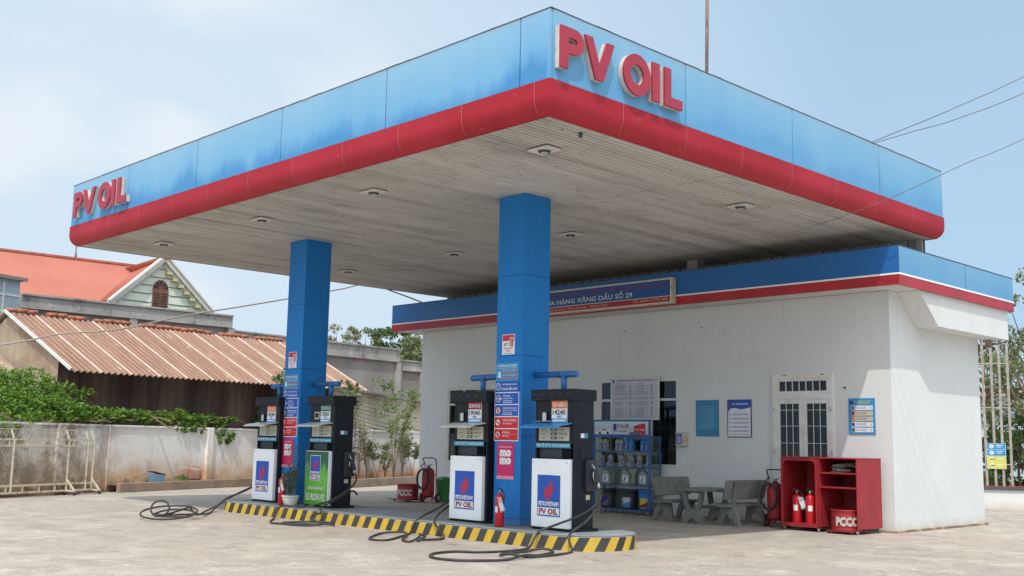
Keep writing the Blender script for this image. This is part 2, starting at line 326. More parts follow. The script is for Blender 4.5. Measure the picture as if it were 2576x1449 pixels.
mat('bag_grey', (.13, .11, .10), .9, (.22, .19, .17), 14)
mat('jerry_red', (.26, .05, .04), .5, (.42, .30, .22), 3)
mat('crate_blue', (.16, .27, .38), .6)
def leafmat(name, a, b, trans=.25):
    g = G(name, .55)
    ri = g.geo.outputs['Random Per Island']
    c = g.mix(ri, a, b); g.n.links.new(c, g.b.inputs['Base Color'])
    tr = g.n.nodes.new('ShaderNodeBsdfTranslucent'); g.n.links.new(c, tr.inputs[0])
    ms = g.n.nodes.new('ShaderNodeMixShader'); ms.inputs[0].default_value = trans
    g.n.links.new(g.b.outputs[0], ms.inputs[1]); g.n.links.new(tr.outputs[0], ms.inputs[2])
    g.n.links.new(ms.outputs[0], g.n.nodes['Material Output'].inputs[0]); return g.mt
leafmat('ivy_leaf', (.028, .11, .012), (.27, .42, .055), .35)
leafmat('dark_leaf', (.035, .085, .02), (.12, .18, .05))
leafmat('olive_leaf', (.10, .14, .05), (.25, .28, .13))
leafmat('sapling_leaf', (.10, .20, .04), (.22, .32, .09), .35)
leafmat('dusty_leaf', (.18, .18, .09), (.36, .33, .19))
leafmat('pot_leaf', (.06, .10, .05), (.16, .20, .12))
def glassmat(name, tint, refl=.16, rough=.03, body=.35):
    mt = bpy.data.materials.new(name); MATS[name] = mt; mt.use_nodes = True; n = mt.node_tree; n.nodes.clear()
    o = n.nodes.new('ShaderNodeOutputMaterial'); t = n.nodes.new('ShaderNodeBsdfTransparent'); t.inputs[0].default_value = (*tint, 1)
    d = n.nodes.new('ShaderNodeBsdfDiffuse'); d.inputs[0].default_value = (.12, .13, .13, 1)
    gl = n.nodes.new('ShaderNodeBsdfGlossy'); gl.inputs['Roughness'].default_value = rough
    m1 = n.nodes.new('ShaderNodeMixShader'); m1.inputs[0].default_value = body; n.links.new(t.outputs[0], m1.inputs[1]); n.links.new(d.outputs[0], m1.inputs[2])
    fr = n.nodes.new('ShaderNodeLayerWeight'); fr.inputs[0].default_value = .3
    mr = n.nodes.new('ShaderNodeMapRange'); n.links.new(fr.outputs['Fresnel'], mr.inputs[0]); mr.inputs[3].default_value = refl*.5; mr.inputs[4].default_value = .4
    m2 = n.nodes.new('ShaderNodeMixShader'); n.links.new(mr.outputs[0], m2.inputs[0]); n.links.new(m1.outputs[0], m2.inputs[1]); n.links.new(gl.outputs[0], m2.inputs[2])
    n.links.new(m2.outputs[0], o.inputs[0])
glassmat('window_glass', (.5, .55, .57), .05, body=.03)
glassmat('rack_glass', (.88, .93, .9), .06, body=.06)

# ------------------------------------------------------------------ mesh builder
FONT = {}
def glyphs(txt, bold):
    k = (txt, bold)
    if k not in FONT:
        c = bpy.data.curves.new('txt', 'FONT'); c.body = txt; c.resolution_u = 2; c.offset = .022*bold
        o = bpy.data.objects.new('txt', c); COL.objects.link(o)
        dg = bpy.context.evaluated_depsgraph_get(); e = o.evaluated_get(dg); me = e.to_mesh()
        vs = [v.co.copy() for v in me.vertices]; fs = [tuple(p.vertices) for p in me.polygons]; e.to_mesh_clear()
        bpy.data.objects.remove(o); bpy.data.curves.remove(c)
        xs = [v.x for v in vs] or [0, 1]
        FONT[k] = (vs, fs, min(xs), max(xs))
    return FONT[k]
class MB:
    def __init__(s): s.V = []; s.F = []; s.M = []; s.S = []; s.mats = []
    def mi(s, m):
        if m not in s.mats: s.mats.append(m)
        return s.mats.index(m)
    def face(s, pts, m, smooth=False):
        b = len(s.V); s.V += [tuple(p) for p in pts]; s.F.append(tuple(range(b, b+len(pts)))); s.M.append(s.mi(m)); s.S.append(smooth); return s
    def faces(s, vs, fs, m, smooth=False):
        b = len(s.V); s.V += [tuple(v) for v in vs]; k = s.mi(m)
        for f in fs: s.F.append(tuple(i+b for i in f)); s.M.append(k); s.S.append(smooth)
        return s
    def box(s, x0, y0, z0, x1, y1, z1, m):
        v = [(x, y, z) for z in (z0, z1) for x, y in ((x0, y0), (x1, y0), (x1, y1), (x0, y1))]
        return s.faces(v, [(3, 2, 1, 0), (4, 5, 6, 7), (0, 1, 5, 4), (1, 2, 6, 5), (2, 3, 7, 6), (3, 0, 4, 7)], m)
    def beam(s, a, b, w_, h_, m, up=(0, 0, 1)):
        a, b = Vector(a), Vector(b); d = (b-a).normalized(); up = Vector(up)
        if abs(d.dot(up)) > .98: up = Vector((1, 0, 0))
        x = d.cross(up).normalized(); y = x.cross(d).normalized()
        v = [p + x*sx*w_/2 + y*sy*h_/2 for p in (a, b) for sx, sy in ((-1, -1), (1, -1), (1, 1), (-1, 1))]
        return s.faces(v, [(3, 2, 1, 0), (4, 5, 6, 7), (0, 1, 5, 4), (1, 2, 6, 5), (2, 3, 7, 6), (3, 0, 4, 7)], m)
    def prism(s, poly, o, u, v, depth, m, mside=None, bevel=0.):
        """poly in the (u,v) plane at o; extruded from -depth behind to the face along n = u x v"""
        o, u, v = Vector(o), Vector(u).normalized(), Vector(v).normalized(); n = u.cross(v)
        if sum(poly[i-1][0]*poly[i][1]-poly[i][0]*poly[i-1][1] for i in range(len(poly))) < 0: poly = poly[::-1]
        f = [o+u*a+v*b for a, b in poly]; bk = [p-n*depth for p in f]; N = len(f)
        s.face(f, m); s.face(bk[::-1], mside or m)
        for i in range(N): s.face((f[i], bk[i], bk[(i+1) % N], f[(i+1) % N]), mside or m)
        return s
    def tube(s, path, r, m, n=8, closed=False, smooth=True, r1=None):
        pts = [Vector(p) for p in path]; N = len(pts); b = len(s.V); k = s.mi(m); prev = None
        for i, p in enumerate(pts):
            if closed: d = pts[(i+1) % N]-pts[i-1]
            else: d = pts[min(i+1, N-1)]-pts[max(i-1, 0)]
            d = d.normalized() if d.length > 1e-9 else Vector((0, 0, 1))
            if prev is None: x = d.orthogonal().normalized()
            else: x = (prev-d*prev.dot(d)); x = x.normalized() if x.length > 1e-6 else d.orthogonal().normalized()
            prev = x; y = d.cross(x); rr = r if r1 is None else r+(r1-r)*i/max(1, N-1)
            s.V += [tuple(p+(x*math.cos(2*PI*j/n)+y*math.sin(2*PI*j/n))*rr) for j in range(n)]
        for i in range(N if closed else N-1):
            for j in range(n):
                a = b+i*n; c_ = b+((i+1) % N)*n
                s.F.append((a+j, a+(j+1) % n, c_+(j+1) % n, c_+j)); s.M.append(k); s.S.append(smooth)
        if not closed:
            s.F.append(tuple(b+j for j in range(n))[::-1]); s.M.append(k); s.S.append(False)
            s.F.append(tuple(b+(N-1)*n+j for j in range(n))); s.M.append(k); s.S.append(False)
        return s
    def cyl(s, a, b, r, m, n=12): return s.tube([a, b], r, m, n)
    def lathe(s, prof, c, m, n=20, smooth=True):
        b = len(s.V); k = s.mi(m); c = Vector(c)
        for r, z in prof: s.V += [(c.x+r*math.cos(2*PI*j/n), c.y+r*math.sin(2*PI*j/n), c.z+z) for j in range(n)]
        for i in range(len(prof)-1):
            for j in range(n):
                a = b+i*n; d = a+n; s.F.append((a+j, a+(j+1) % n, d+(j+1) % n, d+j)); s.M.append(k); s.S.append(smooth)
        s.F.append(tuple(b+(len(prof)-1)*n+j for j in range(n))); s.M.append(k); s.S.append(False)
        s.F.append(tuple(b+j for j in range(n))[::-1]); s.M.append(k); s.S.append(False)
        return s
    def leaves(s, pts, size, m, flat=0.):
        k = s.mi(m); rnd = random.random
        for p in pts:
            sz = size*(.4+1.1*rnd()**1.3)
            nx, ny, nz_ = rnd()-.5, rnd()-.5, rnd()-.5+flat; nn = Vector((nx, ny, nz_+1e-4)).normalized()
            a = nn.orthogonal().normalized(); th = rnd()*6.28; x = a*math.cos(th)+nn.cross(a)*math.sin(th); y = nn.cross(x)
            b = len(s.V); p = Vector(p)
            s.V += [tuple(p-x*sz), tuple(p+y*sz*.45-nn*sz*.15), tuple(p+x*sz), tuple(p-y*sz*.45-nn*sz*.15)]
            s.F += [(b, b+1, b+2), (b, b+2, b+3)]; s.M += [k, k]; s.S += [False, False]
        return s
    def text(s, txt, o, u, v, x0, y0, h, wid, m, bold=1, off=.003, align='l', cap=.70):
        """cap height h; fitted to width wid when given; o,u,v is the sheet's frame"""
        vs, fs, a, b_ = glyphs(txt, bold); o, u, v = Vector(o), Vector(u), Vector(v); n = u.cross(v)
        sy = h/cap; sx = (wid/(b_-a)) if wid else sy
        if align == 'c': x0 -= (b_-a)*sx/2
        return s.faces([o+u*(x0+(p.x-a)*sx)+v*(y0+p.y*sy)+n*off for p in vs], fs, m)
    def rect(s, o, u, v, x0, y0, x1, y1, m, off=.0015):
        o, u, v = Vector(o), Vector(u), Vector(v); n = u.cross(v)
        return s.face([o+u*a+v*b+n*off for a, b in ((x0, y0), (x1, y0), (x1, y1), (x0, y1))], m)
    def disc(s, o, u, v, cx, cy, r, m, off=.003, ri=0., n=20):
        o, u, v = Vector(o), Vector(u), Vector(v); nn = u.cross(v)
        q = lambda rr, j: o+u*(cx+rr*math.cos(2*PI*j/n))+v*(cy+rr*math.sin(2*PI*j/n))+nn*off
        if ri == 0: return s.face([q(r, j) for j in range(n)], m)
        for j in range(n): s.face([q(ri, j), q(r, j), q(r, j+1), q(ri, j+1)], m)
        return s
    def poly(s, o, u, v, pts, m, off=.003):
        o, u, v = Vector(o), Vector(u), Vector(v); n = u.cross(v)
        return s.face([o+u*a+v*b+n*off for a, b in pts], m)
def tag(o, label=None, cat=None, group=None, kind=None):
    if label: o['label'] = label
    if cat: o['category'] = cat
    if group: o['group'] = group
    if kind: o['kind'] = kind
    return o
def thing(name, label, cat, loc=(0, 0, 0), rz=0., group=None):
    o = bpy.data.objects.new(name, None); COL.objects.link(o); o.location = loc; o.rotation_euler = (0, 0, rz); o.empty_display_size = .2
    return tag(o, label, cat, group)
def obj(name, mb, parent=None, world=False, bevel=0., label=None):
    """ONE mesh object; world=True: mb is in world space and parent is an unrotated thing"""
    off = Vector((0, 0, 0))
    if parent is None:
        xs = [v[0] for v in mb.V]; ys = [v[1] for v in mb.V]; zs = [v[2] for v in mb.V]
        off = Vector(((min(xs)+max(xs))/2, (min(ys)+max(ys))/2, min(zs)))
    elif world:
        p = parent
        while p: off += p.location; p = p.parent
    me = bpy.data.meshes.new(name)
    me.from_pydata([(v[0]-off.x, v[1]-off.y, v[2]-off.z) for v in mb.V], [], mb.F)
    for k in mb.mats: me.materials.append(MATS[k])
    me.polygons.foreach_set('material_index', mb.M); me.polygons.foreach_set('use_smooth', mb.S); me.update()
    o = bpy.data.objects.new(name, me); COL.objects.link(o)
    if parent is None: o.location = off
    else: o.parent = parent
    if bevel:
        b = o.modifiers.new('bevel', 'BEVEL'); b.width = bevel; b.segments = 2; b.limit_method = 'ANGLE'; b.angle_limit = R_(40)
    if label: o['label'] = label
    return o
def dup(root, loc, rz=None, label=None, group=None):
    def cp(o, par):
        c = o.copy(); COL.objects.link(c)
        if par: c.parent = par
        for ch in kids.get(o, []): cp(ch, c)
        return c
    kids = {}
    for o in list(COL.objects):
        if o.parent: kids.setdefault(o.parent, []).append(o)
    r = cp(root, None); r.location = loc
    if rz is not None: r.rotation_euler = (0, 0, rz)
    if label: r['label'] = label
    if group: r['group'] = group
    return r
def spline(pts, n=6, closed=False):
    pts = [Vector(p) for p in pts]; N = len(pts); out = []
    for i in range(N if closed else N-1):
        g_ = (lambda k: pts[k % N]) if closed else (lambda k: pts[max(0, min(N-1, k))])
        p0, p1, p2, p3 = g_(i-1), g_(i), g_(i+1), g_(i+2)
        for j in range(n):
            t = j/n; out.append(.5*((2*p1)+(p2-p0)*t+(2*p0-5*p1+4*p2-p3)*t*t+(3*p1-p0-3*p2+p3)*t**3))
    if not closed: out.append(pts[-1])
    return out
X, Y, Z = Vector((1, 0, 0)), Vector((0, 1, 0)), Vector((0, 0, 1))

# ------------------------------------------------------------------ ground
b = MB(); b.face([(-700, -700, 0), (700, -700, 0), (700, 700, 0), (-700, 700, 0)], 'yard_concrete')
o = obj('ground', b); tag(o, kind='structure')

# ------------------------------------------------------------------ canopy
XL, XR, YF, YB = -11.7062, 3.9163, -3.4713, 8.4654
ZT, ZM, ZS = 7.4433, 6.4629, 6.0
can = thing('fuel_canopy', 'large blue and red fuel station canopy on two blue columns over the pumps', 'canopy', (-3.9, 2.5, 0))
def panel(x0, y0, x1, y1):
    b = MB(); b.box(x0, y0, ZM+.004, x1, y1, ZT, 'faded_blue'); obj('fascia_panel', b, can, True)
gp = .011
xs = [XL, -8.736, -5.716, -2.673, .344, 3.342, XR]
for a, c_ in zip(xs, xs[1:]): panel(a+gp, YF, c_-gp, YF+.05)
ys = [YF, -.474, 2.583, 5.708, YB]
for i, (a, c_) in enumerate(zip(ys, ys[1:])): panel(XR-.05, a+(.055 if i == 0 else gp), XR, c_-gp)
for a, c_ in zip(ys, ys[1:]): panel(XL, a+.055, XL+.05, c_-gp)
for a, c_ in zip(xs, xs[1:]): panel(a+.055, YB-.05, c_-.055, YB)
b = MB()   # backing frame, top trim
for x0, y0, x1, y1 in ((XL+.06, YF+.055, XR-.06, YF+.09), (XR-.09, YF+.1, XR-.055, YB-.1), (XL+.055, YF+.1, XL+.09, YB-.1), (XL+.1, YB-.09, XR-.1, YB-.055)): b.box(x0, y0, ZM, x1, y1, ZT-.03, 'seam_dark')
random.seed(3)
def trim(p0, p1, outv):
    n = int((p1-p0).length/.3)
    for i in range(n):
        a = p0+(p1-p0)*i/n; c_ = p0+(p1-p0)*(i+1)/n; dz = random.uniform(-.003, .003)
        b.beam(a+Z*dz, c_+Z*(dz+random.uniform(-.003, .003)), .07, .012, 'seam_dark')
trim(Vector((XL, YF+.03, ZT+.008)), Vector((XR, YF+.03, ZT+.008)), -Y); trim(Vector((XR-.03, YF, ZT+.008)), Vector((XR-.03, YB, ZT+.008)), X)
obj('parapet_trim', b, can, True)
b = MB(); b.box(XL+.1, YF+.1, 6.75, XR-.1, YB-.1, 6.83, 'grey_sheet'); obj('roof_deck', b, can, True)
# red band: rounded profile swept round the rectangle
prof = [(.014, 6.458), (.015, 6.34), (.015, 6.25), (.012, 6.21), (.004, 6.17), (-.008, 6.13), (-.026, 6.09), (-.05, 6.055), (-.085, 6.02), (-.115, 5.998), (-.16, 5.994)]
def ring(o_): return [(XL-o_, YF-o_), (XR+o_, YF-o_), (XR+o_, YB+o_), (XL-o_, YB+o_)]
b = MB(); vs = []; fs = []
for o_, z_ in prof: vs += [(x, y, z_) for x, y in ring(o_)]
for i in range(len(prof)-1):
    for j in range(4): fs.append((i*4+j, i*4+4+j, i*4+4+(j+1) % 4, i*4+(j+1) % 4))
b.faces(vs, fs, 'faded_red')
b.faces([(x, y, 6.458) for x, y in ring(.014)]+[(x, y, 6.458) for x, y in ring(-.1)], [(0, 4, 5, 1), (1, 5, 6, 2), (2, 6, 7, 3), (3, 7, 4, 0)], 'faded_red')
def seam(fix, t, m_='seam_pale', wd=.009):
    pts = [(o_+.004, z_) for o_, z_ in prof]
    for (o1, z1), (o2, z2) in zip(pts[:8], pts[1:9]):
        if fix == 'y': q = [(t-wd/2, YF-o1, z1), (t-wd/2, YF-o2, z2), (t+wd/2, YF-o2, z2), (t+wd/2, YF-o1, z1)]
        else: q = [(XR+o1, t-wd/2, z1), (XR+o2, t-wd/2, z2), (XR+o2, t+wd/2, z2), (XR+o1, t+wd/2, z1)]
        b.face(q, m_)
for i in range(11): seam('y', XL+.65+1.47*i, wd=.007)
for i in range(8): seam('x', YF+1.5+1.5*i, wd=.007)
obj('red_band', b, can, True)
# soffit of narrow metal strips with dark grooves
b = MB(); x = XL+.13; k = 0
while x < XR-.14:
    wd = .10; dz = .002*math.sin(k*1.7)+random.uniform(-.0015, .0015)
    b.box(x, YF+.13, 6.0+dz, min(x+wd-.027, XR-.13), YB-.13, 6.04, 'soffit'); x += wd; k += 1
b.box(XL+.12, YF+.12, 6.042, XR-.12, YB-.12, 6.06, 'soffit_groove')
for y_ in (.95, 4.4):
    x = XL+.3
    while x < XR-.4: l_ = random.uniform(.1, .9); b.box(x, y_, 5.9935, min(x+l_, XR-.25), y_+.007, 5.9945, 'soffit_groove'); x += l_+random.uniform(.05, .5)
for y_ in (-2.75, -1.3, .1, 1.9, 3.4, 5.3, 6.6):
    x = XL+.5+random.random()
    while x < XR-.4: b.box(x, y_-.012, 5.984, x+.02, y_+.008, 5.990, 'soffit_groove'); x += random.choice((.59, .59, 1.18, .83))
obj('soffit', b, can, True)
for yi, yy in enumerate((-2.2, 2.95)):
    for xx in (2.6, -1.6, -5.3, -9.5):
        b = MB(); b.box(xx-.20, yy-.15, 5.955, xx+.20, yy+.15, 5.985, 'lamp_plate'); b.box(xx-.21, yy-.16, 5.986, xx+.21, yy+.16, 5.990, 'soffit_groove'); l = obj('ceiling_light', b, can, True, bevel=.006)
        b = MB(); b.lathe([(.085, 0), (.10, .03)], (xx, yy, 5.928), 'seam_dark', 20); b.lathe([(.062, 0), (.062, .004)], (xx, yy, 5.922), 'beige_panel', 16); obj('lens', b, l, True)
b = MB(); b.cyl((3.55, -2.45, 5.93), (3.55, -2.45, 6.0), .03, 'seam_dark'); obj('sprinkler', b, can, True)
# corrugated sheet closing the back of the canopy above the shop roof
b = MB(); x = XL+.15; i = 0
while x < XR-.30:
    b.box(x, YB-.30-(.05 if i % 2 else 0), 5.25, x+.14, YB-.26, 5.995, 'grey_sheet'); b.box(x+.14, YB-.275, 5.25, x+.165, YB-.26, 5.995, 'soffit_groove'); x += .165; i += 1
obj('back_sheet', b, can, True)
b = MB(); b.box(-1.75, 7.2, 5.62, -1.45, 7.5, 5.98, 'grey_sheet'); obj('bracket', b, can, True, bevel=.01)
# columns
HW = .327
for xc in (0, -6.814):
    b = MB(); zj = [.23, .345, 1.735, 3.13, 4.545, 5.998]
    for z0, z1 in zip(zj, zj[1:]): b.box(xc-HW, -HW, z0+.004, xc+HW, HW, z1-.004, 'column_blue')
    b.box(xc-HW+.012, -HW+.012, .2, xc+HW-.012, HW-.012, 5.99, 'seam_dark')
    obj('column', b, can, True)
    for s_ in (1, -1):
        b = MB(); x1 = 1.31; b.tube([(xc+s_*(HW-.02), 0, 2.80), (xc+s_*(x1-.04), 0, 2.79), (xc+s_*x1, 0, 2.79)], .055, 'pipe_blue', 12)
        b.cyl((xc+s_*1.01, 0, 2.79), (xc+s_*1.01, 0, 2.49), .052, 'pipe_blue'); b.cyl((xc+s_*.90, 0, 2.79), (xc+s_*.93, 0, 2.79), .060, 'seam_dark'); b.cyl((xc+s_*1.08, 0, 2.79), (xc+s_*1.10, 0, 2.79), .060, 'pipe_blue')
        obj('conduit_pipe', b, can, True)

# big sign letters
def arc(cx, cy, rx, ry, a0, a1, n): return [(cx+rx*math.cos(R_(a0+(a1-a0)*i/n)), cy+ry*math.sin(R_(a0+(a1-a0)*i/n))) for i in range(n+1)]
def letter(ch, o, u, v, wd, h):
    """channel letter: pale side can, red face; holes built as rings"""
    b = MB(); n = u.cross(v)
    def solid(poly):
        b.prism(poly, o, u, v, .035, 'letter_red', 'letter_red')
        b.prism([(p[0], p[1]) for p in poly], o-n*.035, u, v, .075, 'letter_side')
    def ringp(outer, inner):
        N = len(outer)
        for d0, d1, m_ in ((0, .035, 'letter_red'), (.035, .11, 'letter_side')):
            q = lambda p, d: o+u*p[0]+v*p[1]-n*d
            for i in range(N):
                j = (i+1) % N
                if d0 == 0: b.face([q(inner[i], 0), q(outer[i], 0), q(outer[j], 0), q(inner[j], 0)], m_)
                b.face([q(outer[i], d0), q(outer[i], d1), q(outer[j], d1), q(outer[j], d0)], m_)
                b.face([q(inner[j], d0), q(inner[j], d1), q(inner[i], d1), q(inner[i], d0)], m_)
    t = .155
    if ch == 'I': solid([(0, 0), (wd, 0), (wd, h), (0, h)])
    if ch == 'L': solid([(0, 0), (wd, 0), (wd, t*.95), (t, t*.95), (t, h), (0, h)])
    if ch == 'V': solid([(wd/2-t*.52, 0), (wd/2+t*.52, 0), (wd, h), (wd-t*1.02, h), (wd/2, t*1.35), (t*1.02, h), (0, h)])
    if ch == 'O':
        N = 40; ringp(arc(wd/2, h/2, wd/2, h/2+.015, 0, 360, N)[:-1], arc(wd/2, h/2, wd/2-t, h/2-t+.01, 0, 360, N)[:-1])
    if ch == 'P':
        solid([(0, 0), (t, 0), (t, h*.38), (0, h*.38)])
        r = h*.31; cx = wd-r; cy = h-r
        outer = [(0, h*.38+.0)]+[(cx, cy-r)]+arc(cx, cy, r, r, -90, 90, 14)[1:]+[(0, h)]
        r2 = r-t*.9; inn = [(t, cy-r2), (cx, cy-r2)]+arc(cx, cy, r2, r2, -90, 90, 14)[1:]+[(t, cy+r2)]
        ringp(outer, inn)
    return b
sg = thing('fascia_sign', 'large red PV OIL letters on the sunlit side of the canopy nearest the camera corner', 'sign', (3.95, -2, 6.6))
for ch, y0, y1 in (('P', -3.385, -2.92), ('V', -2.90, -2.28), ('O', -2.075, -1.465), ('I', -1.42, -1.25), ('L', -1.13, -.70)):
    obj('letter', letter(ch, Vector((XR+.115, y0, 6.62)), Y, Z, y1-y0, .585), sg, True, bevel=0 if ch == 'P' else .010)
sg = thing('fascia_sign', 'red PV OIL letters at the far left end of the long canopy front', 'sign', (-10, YF-.1, 6.6))
for ch, x0, x1 in (('P', -11.36, -10.89), ('V', -10.86, -10.20), ('O', -10.02, -9.40), ('I', -9.35, -9.18), ('L', -9.06, -8.62)):
    obj('letter', letter(ch, Vector((x0, YF-.115, 6.615)), X, Z, x1-x0, .575), sg, True, bevel=0 if ch == 'P' else .010)

# ------------------------------------------------------------------ pump island
ZI = .23
isl = thing('pump_island', 'raised concrete pump island with black and yellow striped kerb', 'kerb', (-2.8, 0, 0))
y0, y1, xa, xb, rr = -1.04, .58, -8.35, 2.50, .74
pts = arc(xb-rr, y0+rr, rr, rr, -90, 0, 14)+arc(xb-rr, y1-rr, rr, rr, 0, 90, 14)+arc(xa+.25, y1-.25, .25, .25, 90, 180, 8)+arc(xa+.25, y0+.25, .25, .25, 180, 270, 8)
path = []
for i, p in enumerate(pts):
    q = pts[(i+1) % len(pts)]; d = math.hypot(q[0]-p[0], q[1]-p[1]); n = max(1, int(d/.08))
    path += [(p[0]+(q[0]-p[0])*k/n, p[1]+(q[1]-p[1])*k/n) for k in range(n)]
b = MB()
b.face([(x, y, ZI) for x, y in [(p[0]*1, p[1]) for p in pts]], 'island_top')
obj('deck', b, isl, True)
# stripes: cut the kerb face along arc length, slanted bars
b = MB(); s_ = 0; pitch_ = .345; sl = .13; N = len(path)
lens = [0]
for i in range(N):
    a = path[i]; c_ = path[(i+1) % N]; lens.append(lens[-1]+math.hypot(a[0]-c_[0], a[1]-c_[1]))
def at_s(s):
    s %= lens[-1]; lo, hi = 0, N
    while hi-lo > 1:
        md = (lo+hi)//2
        if lens[md] <= s: lo = md
        else: hi = md
    t = (s-lens[lo])/max(1e-9, lens[lo+1]-lens[lo]); a = path[lo]; c_ = path[(lo+1) % N]
    return (a[0]+(c_[0]-a[0])*t, a[1]+(c_[1]-a[1])*t)
nst = int(lens[-1]/pitch_); pt = lens[-1]/nst
for k in range(nst*2):
    m_ = 'kerb_yellow' if k % 2 else 'kerb_black'; sa = k*pt/2; sb = sa+pt/2; j = random.uniform(-.015, .015)
    sub = 4
    for q in range(sub):
        u0 = sa+(sb-sa)*q/sub; u1 = sa+(sb-sa)*(q+1)/sub
        for (za, zb) in ((0, .06), (.06, .12), (.12, .18), (.18, ZI-.02)):
            f = lambda u, z: (*at_s(u+sl*z/ZI), z)
            b.face([f(u0, za), f(u1, za), f(u1, zb), f(u0, zb)], m_)
        # rounded concrete nose
        def ins(u, o_, z):
            x_, y_ = at_s(u+sl); x2, y2 = at_s(u+sl+.01); d = math.hypot(x2-x_, y2-y_) or 1; nx, ny = -(y2-y_)/d, (x2-x_)/d
            return (x_+nx*o_, y_+ny*o_, z)
        b.face([ins(u0, 0, ZI-.02), ins(u1, 0, ZI-.02), ins(u1, .02, ZI+.004), ins(u0, .02, ZI+.004)], 'island_top')
        b.face([ins(u0, .02, ZI+.004), ins(u1, .02, ZI+.004), ins(u1, .10, ZI+.003), ins(u0, .10, ZI+.003)], 'island_top')
obj('striped_kerb', b, isl, True)

# ------------------------------------------------------------------ logos
def flame(b, o, u, v, x, y, w_, h):
    f = lambda pts, m_='print_red': b.poly(o, u, v, [(x+a*w_, y+c_*h) for a, c_ in pts], m_, .0045)
    f([(.46, .0), (.60, .12), (.86, .42), (.93, .62), (.84, .80), (.80, 1.0), (.62, .90), (.50, .74), (.46, .55), (.50, .38), (.56, .25), (.50, .10)])
    f([(.42, .0), (.44, .15), (.38, .30), (.40, .55), (.30, .62), (.18, .72), (.12, .52), (.10, .34), (.20, .18), (.32, .08)])
def pvlogo(b, o, u, v, x0, z0, x1, z1):
    """blue plate, red flame, name, white strip with PV OIL"""
    w_, h = x1-x0, z1-z0
    b.rect(o, u, v, x0, z0, x1, z1, 'print_blue', .002)
    flame(b, o, u, v, x0+w_*.26, z0+h*.36, w_*.48, h*.50)
    b.text('PETROVIETNAM', o, u, v, x0+w_*.06, z0+h*.255, h*.10, w_*.88, 'print_white', 1.8, .005)
    b.rect(o, u, v, x0+w_*.03, z0+h*.03, x1-w_*.03, z0+h*.21, 'print_white', .004)
    b.text('PV OIL', o, u, v, x0+w_*.09, z0+h*.055, h*.13, w_*.82, 'dull_red', 1.8, .006)

